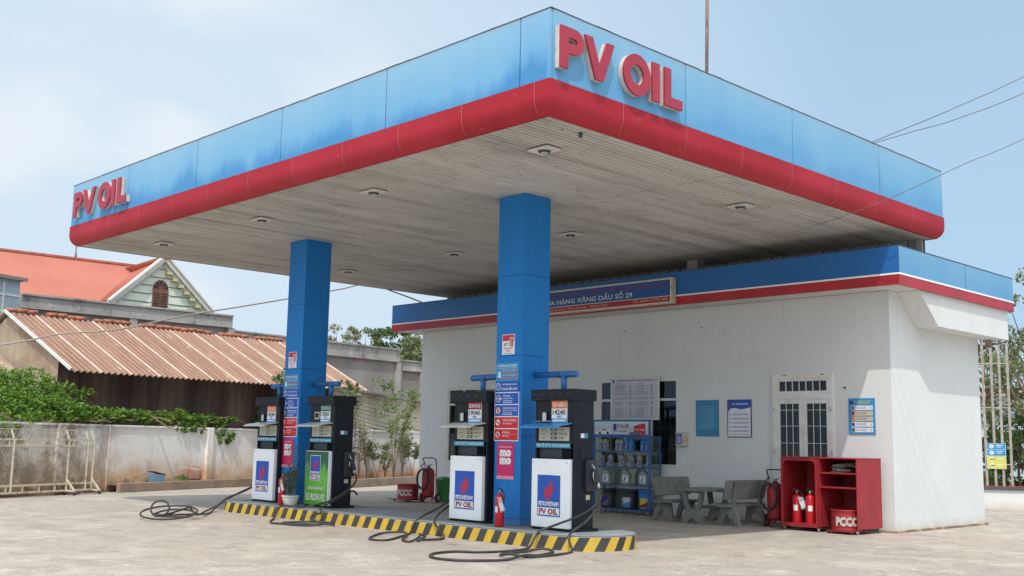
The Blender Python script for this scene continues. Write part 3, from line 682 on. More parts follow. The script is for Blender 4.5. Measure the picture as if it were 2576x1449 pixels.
# ------------------------------------------------------------------ pumps
def pump(x0, label, fuel, fcol, price, visor, side, green=False, clock=False):
    """x0: world x of the cabinet's left edge; side = +1 nozzle on the right, -1 on the left"""
    t = thing('fuel_pump', label, 'fuel pump', (x0+.43, -.45, ZI), 0, 'fuel pumps on the island')
    a = -.43; F = Vector((a, 0, 0))
    b = MB(); b.box(-.47, -.03, 0, .50, .54, .05, 'pump_black')
    b.box(a, .03, .05, .44, .48, 1.16, 'pump_black'); b.box(a, .03, 1.32, .44, .48, 2.13, 'pump_black')
    b.box(a, .0, 1.16, a+.035, .48, 1.32, 'pump_black'); b.box(.33, .16, 1.16, .44, .48, 1.32, 'pump_black'); b.box(.37, .0, 1.16, .43, .16, 1.32, 'pump_black')
    b.box(a+.035, .06, 1.16, .12, .45, 1.32, 'pump_grey')
    b.box(a, 0, 1.66, a+.04, .03, 2.13, 'pump_black'); b.box(.36, 0, 1.16, .45, .03, 2.13, 'pump_black')
    b.box(a, 0, 1.40, a+.08, .03, 1.66, 'pump_black'); b.box(a, 0, 1.32, .43, .03, 1.40, 'pump_black')
    b.box(.36, -.0, .05, .46, .03, 1.16, 'pump_black')
    obj('cabinet', b, t, bevel=.006)
    b = MB(); b.box(a-.07, -.05, 2.10, .46, .53, 2.285, 'pump_black')
    for k in range(5): b.box(a-.04+.2*k, -.058, 2.19, a+.06+.2*k, -.05, 2.21, 'pump_grey')
    obj('top_cover', b, t, bevel=.015)
    b = MB(); b.box(a+.045, .005, 1.72, .355, .028, 2.10, 'dark_void')
    b.rect(Vector((a, .004, 0)), X, Z, .10, 1.80, .34, 2.04, 'pump_black', .002)
    obj('display', b, t)
    o = Vector((a, -.012, 0)); b = MB(); b.box(a+.38, -.012, 1.735, a+.72, .004, 2.095, 'print_white')
    b.rect(o, X, Z, .38, 1.965, .72, 2.095, fcol, .002); b.text(fuel, o, X, Z, .41, 1.995, .07, .28, 'print_white', .5, .004)
    b.rect(o, X, Z, .395, 1.865, .705, 1.955, 'print_white', .002); b.text(price, o, X, Z, .405, 1.868, .078, .29, 'print_black', 1.2, .004)
    for k in range(1, 5): b.rect(o, X, Z, .395+k*.062, 1.862, .398+k*.062, 1.958, 'print_sky', .0045)
    b.text('VNĐ/LÍT', o, X, Z, .50, 1.82, .03, .11, 'print_navy', 1, .004)
    b.rect(o, X, Z, .38, 1.735, .72, 1.805, 'print_sky', .002); b.rect(o, X, Z, .40, 1.755, .70, 1.785, 'print_white', .003)
    obj('price_card', b, t)
    b = MB()
    if clock:
        b.box(a+.18, -.02, 1.80, a+.34, .003, 1.95, 'beige_panel'); b.box(a+.20, -.024, 1.83, a+.32, -.0205, 1.93, 'dark_void')
    else:
        b.box(a+.17, -.03, 1.78, a+.27, .003, 1.93, 'dark_plastic'); b.box(a+.20, -.05, 1.76, a+.28, -.03, 1.90, 'visor_white')
    obj('card_reader', b, t, bevel=.01)
    # visor shelf: thin plate curving out and down
    b = MB(); n = 8
    for k in range(n):
        u0, u1 = k/n, (k+1)/n
        f = lambda s: (-.36*s, 1.735-.085*s**1.5-.01*math.sin(s*6))
        (ya, za), (yb, zb) = f(u0), f(u1)
        for dz in (0, -.014):
            q = [(a-.02, ya, za+dz), (.40, ya, za+dz), (.40, yb, zb+dz), (a-.02, yb, zb+dz)]
            b.face(q if dz else q[::-1], visor, True)
        for xx in (a-.02, .40): b.face([(xx, ya, za), (xx, yb, zb), (xx, yb, zb-.014), (xx, ya, za-.014)], visor)
    b.face([(a-.02, yb, zb), (.40, yb, zb), (.40, yb, zb-.014), (a-.02, yb, zb-.014)], visor)
    if visor == 'visor_blue': b.text('PV OIL', (a+.1, -.16, 1.737), X, Vector((0, .97, .2)), 0, 0, .09, .38, 'print_white', 1, .012)
    obj('visor', b, t)
    o = Vector((a, -.006, 0)); b = MB(); b.box(a+.09, -.006, 1.44, a+.76, .026, 1.665, 'beige_panel')
    for k in range(3):
        zz = 1.465+.068*k; b.rect(o, X, Z, .36, zz, .50, zz+.042, 'lcd', .002); b.rect(o, X, Z, .39, zz+.012, .46, zz+.03, 'beige_panel', .003)
        b.rect(o, X, Z, .10, zz+.052, .75, zz+.055, 'print_grey', .002); b.rect(o, X, Z, .54, zz+.015, .66, zz+.03, 'print_grey', .002); b.rect(o, X, Z, .14, zz+.015, .25, zz+.024, 'print_grey', .002)
    b.disc(o, X, Z, .70, 1.55, .016, 'print_black'); obj('meter_panel', b, t)
    o = Vector((a, -.008, 0)); b = MB(); b.box(a+.02, -.008, 1.325, a+.80, -.001, 1.405, 'cyan_band')
    b.text('TRẢ SỐ VỀ "0" TRƯỚC KHI BƠM', o, X, Z, .05, 1.347, .036, .72, 'print_white', 1.3, .002); obj('notice_strip', b, t)
    # lower door panel
    pm = 'grass_print' if green else 'white_paint'
    b = MB(); b.box(a, -.075, .045, a+.84, .028, 1.145, 'panel_white'); o = Vector((a, -.075, 0))
    if green: b.rect(o, X, Z, .012, .05, .828, 1.135, 'grass_print', .0015)
    for xx in (.05, .79): b.disc(o, X, Z, xx, 1.09, .011, 'print_grey')
    pan = obj('door_panel', b, t, bevel=.008)
    b = MB(); oo = Vector((a, -.0785, 0))
    if green:
        b.rect(oo, X, Z, .185, .545, .555, 1.055, 'print_white', .001); pvlogo(b, oo, X, Z, .195, .555, .545, 1.045)
        b.text('XĂNG SINH HỌC', oo, X, Z, .10, .36, .055, .62, 'print_white', 1.2, .003)
        b.text('E5 RON 92', oo, X, Z, .07, .14, .135, .68, 'print_white', 1.0, .003)
    else: pvlogo(b, oo, X, Z, .145, .225, .655, .885)
    obj('logo', b, pan)
    # nozzle side
    xs_ = .44 if side > 0 else -.43
    sgn = side; b = MB()
    b.box(min(xs_, xs_+sgn*.07), .26, .64, max(xs_, xs_+sgn*.07), .50, 1.14, 'dark_plastic'); b.box(min(xs_+sgn*.072, xs_+sgn*.09), .30, .70, max(xs_+sgn*.072, xs_+sgn*.09), .34, 1.12, 'dark_plastic')
    obj('nozzle_boot', b, t, bevel=.012)
    xn = xs_+sgn*.13; b = MB()
    b.tube([(xn-sgn*.05, .34, 1.08), (xn, .37, 1.0), (xn+sgn*.01, .42, .93)], .016, 'steel', 8)
    b.beam((xn, .37, 1.0), (xn+sgn*.01, .44, .76), .04, .09, 'dark_plastic'); b.tube([(xn, .33, .98), (xn+sgn*.02, .31, .86), (xn+sgn*.01, .38, .76)], .010, 'chrome', 6)
    b.cyl((xn+sgn*.01, .44, .78), (xn+sgn*.01, .46, .66), .027, 'chrome'); obj('nozzle', b, t)
    if side > 0:
        o = Vector((.44, 0, 0)); b = MB(); b.rect(o, Y, Z, .16, 1.49, .34, 1.57, 'print_grey', .002); b.rect(o, Y, Z, .165, 1.495, .25, 1.565, 'print_white', .003); b.rect(o, Y, Z, .26, 1.495, .335, 1.565, 'cyan_band', .003)
        obj('sticker', b, t); b = MB(); b.rect(o, Y, Z, .30, .50, .40, .58, 'casing', .002); obj('data_plate', b, t)
    return t
HR = .019
def hose(t, pts, name='hose'):
    b = MB(); b.tube(spline(pts, 7), HR, 'rubber', 8); return obj(name, b, t, True)
p1 = pump(-7.935, 'leftmost fuel pump with white door panel and orange price card', 'DO 0,05S', 'print_orange', '14240', 'visor_white', -1)
p2 = pump(-5.865, 'fuel pump with bright green E5 RON 92 door panel', 'E5 RON 92-II', 'print_green', '17850', 'visor_white', 1, green=True, clock=True)
p3 = pump(-1.265, 'white fuel pump with dark red RON 95 price card reading 19040', 'RON 95-III', 'dark_red_print', '19040', 'visor_white', -1)
p4 = pump(.79, 'nearest fuel pump with blue visor and orange card reading 14240', 'DO 0,05S-II', 'print_orange', '14240', 'visor_blue', 1)
z_ = .02
G4 = [(1.66, -1.75), (1.56, -2.35), (1.28, -2.60), (1.29, -2.97), (1.5, -3.28), (1.8, -3.43), (2.16, -3.37), (2.39, -3.12), (2.52, -2.75), (2.44, -2.32), (2.36, -1.95), (2.15, -1.42), (1.93, -1.42), (1.88, -1.75), (1.9, -2.15), (2.02, -2.39), (2.23, -2.39), (2.46, -2.2), (2.44, -1.6), (2.27, -1.14)]
hose(p4, [(1.84, .02, .90), (1.88, -.08, .72), (1.80, -.38, .52), (1.62, -.80, .36), (1.50, -1.03, .27), (1.46, -1.12, .16), (1.52, -1.3, .03)]
     + [(x, y, .02+.03*(i in (9, 12, 16))) for i, (x, y) in enumerate(G4)] + [(2.18, -1.09, .14), (2.10, -1.0, .26), (1.98, -.5, .42), (1.86, -.05, .62), (1.78, .12, .52)])
hose(p3, [(-1.40, .02, .92), (-1.44, -.1, .72), (-1.50, -.55, .45), (-1.55, -.95, .28), (-1.56, -1.10, .16), (-1.50, -1.2, .03), (-1.2, -1.6, .02), (-.75, -2.25, .02), (-.78, -2.45, .02), (-1.02, -2.45, .02), (-1.4, -2.1, .02), (-1.72, -1.62, .03), (-1.5, -1.38, .05), (-1.1, -1.6, .04), (-.6, -2.1, .03), (-.3, -2.2, .02), (-.45, -1.9, .05), (-1.0, -1.4, .05), (-1.15, -1.28, .03), (-1.0, -1.28, .02), (-.55, -1.75, .02), (-.28, -2.02, .04), (-.30, -1.6, .03), (-.55, -1.25, .03), (-.85, -1.09, .12), (-1.1, -1.0, .26), (-1.38, -.5, .44), (-1.40, -.05, .62), (-1.36, .1, .5)])
hose(p2, [(-4.80, .02, .90), (-4.74, -.1, .70), (-4.85, -.5, .42), (-5.0, -.85, .30), (-5.2, -1.0, .26), (-5.55, -.98, .25), (-5.9, -1.02, .25), (-5.98, -1.12, .12), (-5.6, -1.4, .03), (-5.0, -1.85, .02), (-4.6, -2.0, .02), (-4.1, -1.75, .03), (-3.75, -1.5, .04), (-3.6, -1.35, .03), (-3.9, -1.25, .05), (-4.3, -1.5, .05), (-4.55, -1.85, .03), (-4.2, -1.95, .02), (-3.8, -1.8, .02), (-3.65, -1.6, .05), (-4.0, -1.45, .06), (-4.35, -1.35, .10), (-4.6, -1.15, .14), (-4.4, -1.09, .2), (-4.55, -1.0, .27), (-4.70, -.6, .40), (-4.78, -.1, .58), (-4.84, .08, .5)])
cc = Pz(424, 1303, .02); hu = Vector((_r2.x, _r2.y, 0)).normalized(); hv = Vector((_fw.x, _fw.y, 0)).normalized()
rg = lambda r_, a0, a1, n, dx=0., dz=0., lean=.10: [cc+hu*(dx+r_*math.cos(R_(a0+(a1-a0)*i/n)))+hv*(r_*.95*math.sin(R_(a0+(a1-a0)*i/n)))+Z*(dz+.01+lean*(1+math.sin(R_(a0+(a1-a0)*i/n)))) for i in range(n+1)]
up_ring = [cc+hu*(-.15+.18*math.cos(R_(a)))+hv*(-.1+.05*math.sin(R_(a)))+Z*(.19+.15*math.sin(R_(a))) for a in range(-60, 290, 30)]
hose(p1, [(-8.07, .02, .92), (-8.12, -.1, .70), (-8.2, -.5, .45), (-8.35, -.90, .28), (-8.35, -1.12, .12), (-8.0, -1.6, .03), (-7.4, -2.1, .02)]
     + rg(.54, 60, -300, 16) + up_ring + rg(.36, -40, 200, 9, .12, .02, .06) + [cc+hu*.45+hv*.35+Z*.06, (-7.3, -1.95, .03), (-7.95, -1.45, .04), (-8.30, -1.08, .16), (-8.24, -.6, .42), (-8.1, -.1, .62), (-8.04, .08, .5)])

# ------------------------------------------------------------------ extinguishers
def extinguisher(loc, label, group, rz=0., r=.078, h=.46, bag=True, plate='print_white'):
    t = thing('fire_extinguisher', label, 'fire extinguisher', loc, rz, group)
    b = MB(); b.lathe([(r*.94, 0), (r, .015), (r, h), (r*.93, h+.03), (r*.7, h+.06), (r*.3, h+.08), (.018, h+.09), (.018, h+.11)], (0, 0, 0), 'fire_red', 20); obj('body', b, t)
    b = MB(); b.cyl((0, 0, h+.10), (0, 0, h+.145), .02, 'steel'); b.beam((-.05, 0, h+.135), (.06, 0, h+.15), .022, .016, 'print_black'); b.beam((-.075, 0, h+.185), (.05, 0, h+.155), .022, .012, 'print_black'); obj('valve_handle', b, t)
    b = MB(); b.tube(spline([(.02, 0, h+.12), (.07, 0, h+.125), (.115, -.01, h+.05), (.11, -.02, h-.08), (.10, -.02, h-.16)], 5), .011, 'rubber', 6); obj('discharge_hose', b, t)
    b = MB(); n = 6; q = [(r*1.012*math.cos(R_(-125+i*9)), r*1.012*math.sin(R_(-125+i*9))) for i in range(n+1)]
    for (xa_, ya_), (xb_, yb_) in zip(q, q[1:]): b.face([(xa_, ya_, h*.52), (xb_, yb_, h*.52), (xb_, yb_, h*.74), (xa_, ya_, h*.74)], plate)
    obj('paper_label', b, t)
    if bag:
        b = MB(); o = Vector((.03, -r-.012, h*.92)); u = Vector((.85, -.1, .35)).normalized(); v = Vector((-.38, -.05, .9)).normalized()
        b.prism([(0, -.20), (.13, -.20), (.13, .02), (.03, .06)], o, u, v, .004, 'clear_plastic'); b.prism([(.02, -.18), (.11, -.18), (.11, -.05), (.02, -.05)], o+Vector((0, -.004, 0)), u, v, .002, 'print_white'); obj('plastic_tag', b, t)
    return t
ge = 'small fire extinguishers on the pump island'
extinguisher((.245, -.72, ZI), 'red fire extinguisher with plastic bag tag left of the nearest pump', ge)
extinguisher((-6.36, -.74, ZI), 'red fire extinguisher beside the potted plant', ge, r=.085, h=.50)

# ------------------------------------------------------------------ potted plant
t = thing('potted_plant', 'thin leafy plant in a white bowl pot on the pump island', 'plant', (-5.95, -.80, ZI))
b = MB(); b.lathe([(.10, 0), (.11, .01), (.14, .06), (.165, .15), (.17, .19), (.185, .20), (.185, .22), (.165, .22)], (0, 0, 0), 'ceramic', 24)
for k, (x, z) in enumerate([(-.06, .11), (-.02, .12), (.0, .09), (.03, .12), (.02, .07)]): b.rect(Vector((0, -.162+.0, 0)), X, Z, x, z, x+.035, z+.008, 'print_black', .004)
obj('pot', b, t)
b = MB(); b.lathe([(.16, 0), (.16, .004)], (0, 0, .205), 'earth', 16); obj('soil', b, t)
random.seed(11); st = MB(); lv = MB()
for k in range(9):
    th = random.uniform(0, 6.28); r0 = random.uniform(0, .07); hh = random.choice((.45, .55, .62, .8, 1.0, .5)) if k else 1.05
    lean = random.uniform(.02, .16); top = (r0*math.cos(th)+lean*math.cos(th), r0*math.sin(th)+lean*math.sin(th), .21+hh)
    if k == 0: top = (-.06, 0, 1.22)
    pth = spline([(r0*math.cos(th), r0*math.sin(th), .2), ((r0+lean*.3)*math.cos(th), (r0+lean*.3)*math.sin(th), .21+hh*.5), top], 5)
    st.tube(pth, .006, 'dry_stem', 5, r1=.003)
    for q in pth[2:]:
        lv.leaves([q+Vector((random.gauss(0, .035), random.gauss(0, .035), random.gauss(0, .03))) for _ in range(26 if hh < .7 else 14)], .022, 'pot_leaf')
obj('stems', st, t); obj('foliage', lv, t)

# ------------------------------------------------------------------ signs on the columns
def lines(b, o, u, v, x0, x1, ys_, m_, h=.008, off=.003, seed=1):
    rd = random.Random(seed)
    for y in ys_:
        x = x0
        while x < x1-.01:
            wd = rd.uniform(.012, .045); b.rect(o, u, v, x, y, min(x+wd, x1), y+h, m_, off); x += wd+rd.uniform(.004, .009)
for xc, which in ((0., 'on the near column'), (-6.814, 'on the far left column')):
    yy = -HW-.004
    def sheet(x0, z0, wd, hh, base, thick=.006):
        b = MB(); o = Vector((xc+x0, yy-thick, z0)); b.box(xc+x0, yy-thick, z0, xc+x0+wd, yy, z0+hh, base); return b, o
    # go! sticker
    b, o = sheet(-.175, 3.15, .315, .355, 'print_white'); b.rect(o, X, Z, .012, .24, .303, .343, 'print_red'); b.rect(o, X, Z, .19, .13, .285, .30, 'print_white', .003); b.rect(o, X, Z, .20, .14, .275, .255, 'print_red', .0045); b.rect(o, X, Z, .232, .14, .243, .255, 'print_white', .006)
    b.disc(o, X, Z, .222, .272, .02, 'print_red', .005, .010); b.disc(o, X, Z, .255, .272, .02, 'print_red', .005, .010)
    b.text('go!', o, X, Z, .05, .165, .055, .11, 'print_black', 0, .0035); b.text('THANH TOÁN', o, X, Z, .055, .098, .022, .2, 'print_red', 1, .003); b.text('TẠI ĐÂY', o, X, Z, .10, .055, .022, .11, 'print_red', 1, .003); lines(b, o, X, Z, .05, .26, [.02], 'print_grey', .006)
    tag(obj('payment_sticker', b, bevel=.0), 'red and white payment sticker reading go! '+which, 'sticker', 'payment stickers on the columns')
    # hotline + hours
    b, o = sheet(-.315, 2.685, .575, .325, 'print_sky'); b.text('ĐƯỜNG DÂY NÓNG', o, X, Z, .05, .255, .034, .47, 'print_white', 1.4, .003); lines(b, o, X, Z, .06, .52, [.228], 'print_white', .006); lines(b, o, X, Z, .17, .52, [.19, .10], 'print_white', .007, seed=2)
    b.text('0254.3861086', o, X, Z, .165, .135, .036, .37, 'print_orange', 1.3, .003); b.text('0888.141 788', o, X, Z, .165, .035, .036, .37, 'print_orange', 1.3, .003)
    b.poly(o, X, Z, [(.05, .07), (.13, .07), (.12, .12), (.10, .135), (.13, .15), (.12, .165), (.055, .165), (.045, .15), (.08, .135), (.06, .12)], 'print_white')
    tag(obj('hotline_sign', b), 'light blue hotline sign with orange phone numbers '+which, 'sign', 'hotline signs on the columns')
    b, o = sheet(-.325, 2.503, .59, .178, 'print_blue'); b.disc(o, X, Z, .075, .09, .062, 'print_white', .003, .050); b.poly(o, X, Z, [(.07, .09), (.078, .09), (.078, .135), (.07, .135)], 'print_white'); b.poly(o, X, Z, [(.07, .088), (.105, .07), (.108, .077), (.075, .096)], 'print_white')
    b.text('THỜI GIAN BÁN HÀNG', o, X, Z, .17, .115, .025, .37, 'print_white', 1, .003); b.text('TỪ 5H30\' ĐẾN 21H30\'', o, X, Z, .16, .03, .036, .39, 'print_white', 1.3, .003)
    tag(obj('hours_sign', b), 'dark blue opening hours sign with clock symbol '+which, 'sign', 'opening hours signs on the columns')
    # four-panel rules board
    b, o = sheet(-.335, 1.65, .605, .845, 'print_white')
    for k, (bc, l1, l2) in enumerate((('print_red', 'CẤM LỬA', 'NO FIRE'), ('print_red', 'CẤM HÚT THUỐC', 'NO SMOKING'), ('print_blue', 'KHÔNG SỬ DỤNG', 'ĐIỆN THOẠI DI ĐỘNG'), ('print_blue', 'TẮT MÁY', 'PHƯƠNG TIỆN'))):
        z0 = .015+k*.208; b.rect(o, X, Z, .012, z0, .593, z0+.19, bc, .002)
        cx, cy = .09, z0+.095; b.disc(o, X, Z, cx, cy, .062, 'print_white', .003)
        if k == 3:
            b.disc(o, X, Z, cx, cy, .05, 'print_blue', .0045); b.rect(o, X, Z, cx-.03, cy-.012, cx+.07, cy+.012, 'print_white', .006); b.disc(o, X, Z, cx-.02, cy, .022, 'print_white', .006); b.disc(o, X, Z, cx+.07, cy, .022, 'print_white', .006)
        else:
            b.disc(o, X, Z, cx, cy, .060, 'print_red', .0045, .050); b.rect(o, X, Z, cx-.035, cy-.008, cx+.035, cy+.010, 'print_black', .0045) if k == 1 else b.rect(o, X, Z, cx-.016, cy-.032, cx+.016, cy+.03, 'print_black', .0045)
            b.poly(o, X, Z, [(cx-.042, cy+.034), (cx-.034, cy+.042), (cx+.042, cy-.034), (cx+.034, cy-.042)], 'print_red', .006)
        b.text(l1, o, X, Z, .21, z0+.125, .025, min(.34, .026*len(l1)), 'print_white', 1.2, .0035)
        b.text(l2, o, X, Z, .21, z0+.065 if k < 2 else z0+.085, .021, min(.36, .022*len(l2)), 'print_white', .6, .0035)
        b.rect(o, X, Z, .21, z0+.105, .56, z0+.108, 'print_white', .0035) if k < 2 else lines(b, o, X, Z, .21, .45, [z0+.05, z0+.022], 'print_white', .010, seed=k)
    tag(obj('safety_board', b), 'board of two blue and two red safety pictograms '+which, 'sign', 'safety boards on the columns')
    # pink payment poster (code and mascot left out)
    b, o = sheet(-.245, 1.0, .415, .62, 'print_pink'); b.rect(o, X, Z, 0, 0, .415, .055, 'print_palepink'); lines(b, o, X, Z, .06, .35, [.022], 'print_pink', .009)
    b.text('mo', o, X, Z, .07, .40, .10, .28, 'print_white', 3.2, .003, cap=.52); b.text('mo', o, X, Z, .07, .265, .10, .28, 'print_white', 3.2, .003, cap=.52); b.text('CHẤP NHẬN THANH TOÁN', o, X, Z, .05, .54, .018, .31, 'print_white', 1, .003)
    tag(obj('payment_poster', b), 'pink payment poster with white lettering '+which, 'poster', 'pink posters on the columns')

# ------------------------------------------------------------------ station building
BX0, BX1, BY0, BY1 = -11.4518, 3.3092, 7.1511, 11.4256
fx0, fx1, fy0, fy1 = -12.0654, 3.8854, 6.4511, 12.1172
FZT, FZL, FZB = 5.592, 5.0243, 4.8271
bl = thing('station_building', 'white plastered station shop with blue and red roof edge', 'building', (-4, 9.3, 0))
holes = [(-10.20, -8.20, 1.02, 3.12), (-4.41, -1.98, 1.12, 3.19), (.60, 2.02, 0.0, 3.17)]
b = MB(); T = .2
xs = sorted({BX0, BX1, *[h[0] for h in holes], *[h[1] for h in holes]}); zs = sorted({0., FZB, *[h[2] for h in holes], *[h[3] for h in holes]})
for x0, x1 in zip(xs, xs[1:]):
    for z0, z1 in zip(zs, zs[1:]):
        if any(h[0] <= x0 and x1 <= h[1] and h[2] <= z0 and z1 <= h[3] for h in holes): continue
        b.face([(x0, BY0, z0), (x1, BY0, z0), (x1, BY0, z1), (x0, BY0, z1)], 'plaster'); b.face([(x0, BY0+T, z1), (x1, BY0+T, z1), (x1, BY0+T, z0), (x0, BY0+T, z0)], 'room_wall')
for x0, x1, z0, z1 in holes:
    b.face([(x0, BY0, z0), (x0, BY0+T, z0), (x0, BY0+T, z1), (x0, BY0, z1)], 'plaster'); b.face([(x1, BY0, z1), (x1, BY0+T, z1), (x1, BY0+T, z0), (x1, BY0, z0)], 'plaster')
    b.face([(x0, BY0, z1), (x0, BY0+T, z1), (x1, BY0+T, z1), (x1, BY0, z1)], 'plaster')
    b.face([(x0, BY0, z0), (x1, BY0, z0), (x1, BY0+T, z0), (x0, BY0+T, z0)], 'plaster')
b.face([(BX1, BY0, 0), (BX1, BY1, 0), (BX1, BY1, FZB), (BX1, BY0, FZB)], 'plaster'); b.face([(BX0, BY0, FZB), (BX0, BY1, FZB), (BX0, BY1, 0), (BX0, BY0, 0)], 'plaster'); b.face([(BX0, BY1, 0), (BX0, BY1, FZB), (BX1, BY1, FZB), (BX1, BY1, 0)], 'plaster')
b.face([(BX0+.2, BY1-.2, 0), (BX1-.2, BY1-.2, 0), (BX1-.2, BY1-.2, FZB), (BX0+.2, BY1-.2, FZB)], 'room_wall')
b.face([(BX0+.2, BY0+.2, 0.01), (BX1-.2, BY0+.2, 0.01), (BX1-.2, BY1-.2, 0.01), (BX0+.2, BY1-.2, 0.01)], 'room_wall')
obj('wall', b, bl, True)
b = MB(); b.box(fx0+.02, fy0+.02, FZB+.006, fx1-.02, fy1-.02, FZB+.10, 'plaster'); b.box(fx0+.1, fy0+.1, FZT-.25, fx1-.1, fy1-.1, FZT-.15, 'old_concrete'); obj('roof_slab', b, bl, True)
def band(z0, z1, m_, o_=0., th=.06):
    b = MB()
    b.box(fx0-o_, fy0-o_, z0, fx1+o_, fy0+th, z1, m_); b.box(fx0-o_, fy1-th, z0, fx1+o_, fy1+o_, z1, m_); b.box(fx0-o_, fy0+th, z0, fx0+th, fy1-th, z1, m_); b.box(fx1-th, fy0+th, z0, fx1+o_, fy1-th, z1, m_); return b
obj('red_band', band(FZB, FZL-.002, 'low_red', .004), bl, True); obj('white_strip', band(FZL, FZL+.035, 'white_paint', .012), bl, True)
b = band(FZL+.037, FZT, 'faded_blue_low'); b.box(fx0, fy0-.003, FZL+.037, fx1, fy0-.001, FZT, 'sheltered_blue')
for x in (fx1+.001,): b.box(fx1, fy0, FZL+.04, fx1+.003, fy0+.012, FZT, 'seam_dark')
for y in (9.52,): b.box(fx1, y, FZL+.04, fx1+.003, y+.012, FZT, 'seam_dark')
b.box(fx0+.0, fy0-.006, FZT, fx1+.004, fy0+.09, FZT+.02, 'seam_dark'); b.box(fx1-.09, fy0+.09, FZT, fx1+.004, fy1, FZT+.02, 'seam_dark')
obj('blue_fascia', b, bl, True)
# boxed hood on the sunlit end
b = MB(); b.prism([(7.49, FZB), (8.30, 4.165), (11.95, 4.165), (11.95, FZB)], (3.80, 0, 0), Y, Z, 3.80-BX1-.003, 'plaster'); obj('side_hood', b, bl, True, bevel=.008)
b = MB(); b.tube([(3.45, 11.75, 4.15), (3.45, 11.75, 4.05), (3.6, 11.85, 4.08), (3.75, 11.9, 4.12)], .02, 'wire', 6); b.box(3.40, 11.6, 3.98, 3.52, 11.72, 4.16, 'old_steel'); obj('wall_bracket', b, bl, True)
# windows and door
def window(x0, x1, z0, z1, zt, curtain=None):
    b = MB(); f = .055; ya, yb = BY0-.012, BY0+.07
    for q in ((x0, z0, x0+f, z1), (x1-f, z0, x1, z1), (x0+f, z1-f, x1-f, z1), (x0+f, z0, x1-f, z0+f), (x0+f, zt-f/2, x1-f, zt+f/2)): b.box(q[0], ya, q[1], q[2], yb, q[3], 'window_paint')
    n = 3
    for i in range(1, n): xm = x0+(x1-x0)*i/n; b.box(xm-.03, ya+.01, z0+f, xm+.03, yb-.01, z1-f, 'window_paint')
    wdo = obj('window', b, bl, True, bevel=.004)
    b = MB(); b.box(x0+f, BY0+.03, z0+f, x1-f, BY0+.036, z1-f, 'window_glass'); obj('pane', b, wdo, True)
    b = MB()
    k = int((x1-x0)/.16)
    for i in range(1, k): xm = x0+(x1-x0)*i/k; b.cyl((xm, BY0+.12, z0), (xm, BY0+.12, z1), .008, 'window_paint', 6)
    for zz in (z0+.4, z0+.9, z0+1.4): b.cyl((x0, BY0+.12, zz), (x1, BY0+.12, zz), .008, 'window_paint', 6)
    obj('grille', b, wdo, True)
    return wdo
w1 = window(*holes[0], 2.66); w2 = window(*holes[1], 2.70)
b = MB(); b.box(-10.28, BY0-.02, .95, -8.1, BY0-.002, 1.02, 'window_paint'); b.box(-10.28, BY0-.022, .95, -10.2, BY0-.003, 3.2, 'window_paint'); b.box(-10.28, BY0-.03, 3.121, -8.1, BY0-.004, 3.2, 'window_paint'); obj('outer_frame', b, w1, True)
x0, x1, z0, z1 = holes[2]; b = MB(); ya, yb = BY0-.03, BY0+.06; f = .07
for q in ((x0-.02, 0, x0+f, z1+.03), (x1-f, 0, x1+.02, z1+.03), (x0+f, z1-f, x1-f, z1+.03), (x0+f, 2.66, x1-f, 2.76)): b.box(q[0], ya, q[1], q[2], yb, q[3], 'window_paint')
for a, c_ in ((x0+f, x0+f+.08), (1.31-.09, 1.31-.003), (1.31+.003, 1.31+.09), (x1-f-.08, x1-f)): b.box(a, ya+.012, .02, c_, yb-.01, 2.66, 'window_paint')
for zz, hh in ((.02, .5), (2.56, .1)): b.box(x0+f+.08, ya+.014, zz, 1.31-.09, yb-.012, zz+hh, 'window_paint'); b.box(1.31+.09, ya+.014, zz, x1-f-.08, yb-.012, zz+hh, 'window_paint')
for zz, hh in ((2.76, .07), (3.04, .06)): b.box(x0+f, ya+.012, zz, x1-f, yb-.01, zz+hh, 'window_paint')
b.box(x0+f, ya+.012, 2.83, x0+f+.07, yb-.01, 3.04, 'window_paint'); b.box(x1-f-.07, ya+.012, 2.83, x1-f, yb-.01, 3.04, 'window_paint')
for xx in (x0+.03, x1-.03):
    for zz in (.7, 1.5, 2.4): b.cyl((xx, ya-.012, zz), (xx, ya-.012, zz+.09), .012, 'steel', 6)
for xx in (.85, 1.75): b.cyl((xx, ya-.01, z1), (xx+.1, ya-.01, z1), .012, 'steel', 6)
d = obj('door', b, bl, True, bevel=.004)
b = MB()
for a, c_ in ((x0+f+.08, 1.22), (1.40, x1-f-.08)): b.box(a, BY0+.02, .52, c_, BY0+.026, 2.56, 'window_glass')
b.box(x0+f+.07, BY0+.02, 2.83, x1-f-.07, BY0+.026, 3.04, 'window_glass'); obj('pane', b, d, True)
b = MB()
for a, c_ in ((x0+f+.08, 1.22), (1.40, x1-f-.08)):
    for i in (1, 2): xm = a+(c_-a)*i/3; b.box(xm-.005, BY0-.006, .52, xm+.005, BY0+.012, 2.56, 'window_paint')
    for zz in (.9, 1.3, 1.72, 2.08, 2.42): b.box(a, BY0-.004, zz, c_, BY0+.010, zz+.010, 'window_paint')
for i in range(1, 7): xm = x0+f+.07+(x1-x0-2*f-.14)*i/7; b.box(xm-.008, BY0-.006, 2.83, xm+.008, BY0+.012, 3.04, 'window_paint')
b.cyl((1.34, BY0-.06, 1.05), (1.34, BY0-.06, 1.25), .012, 'steel', 6); obj('glazing_bars', b, d, True)
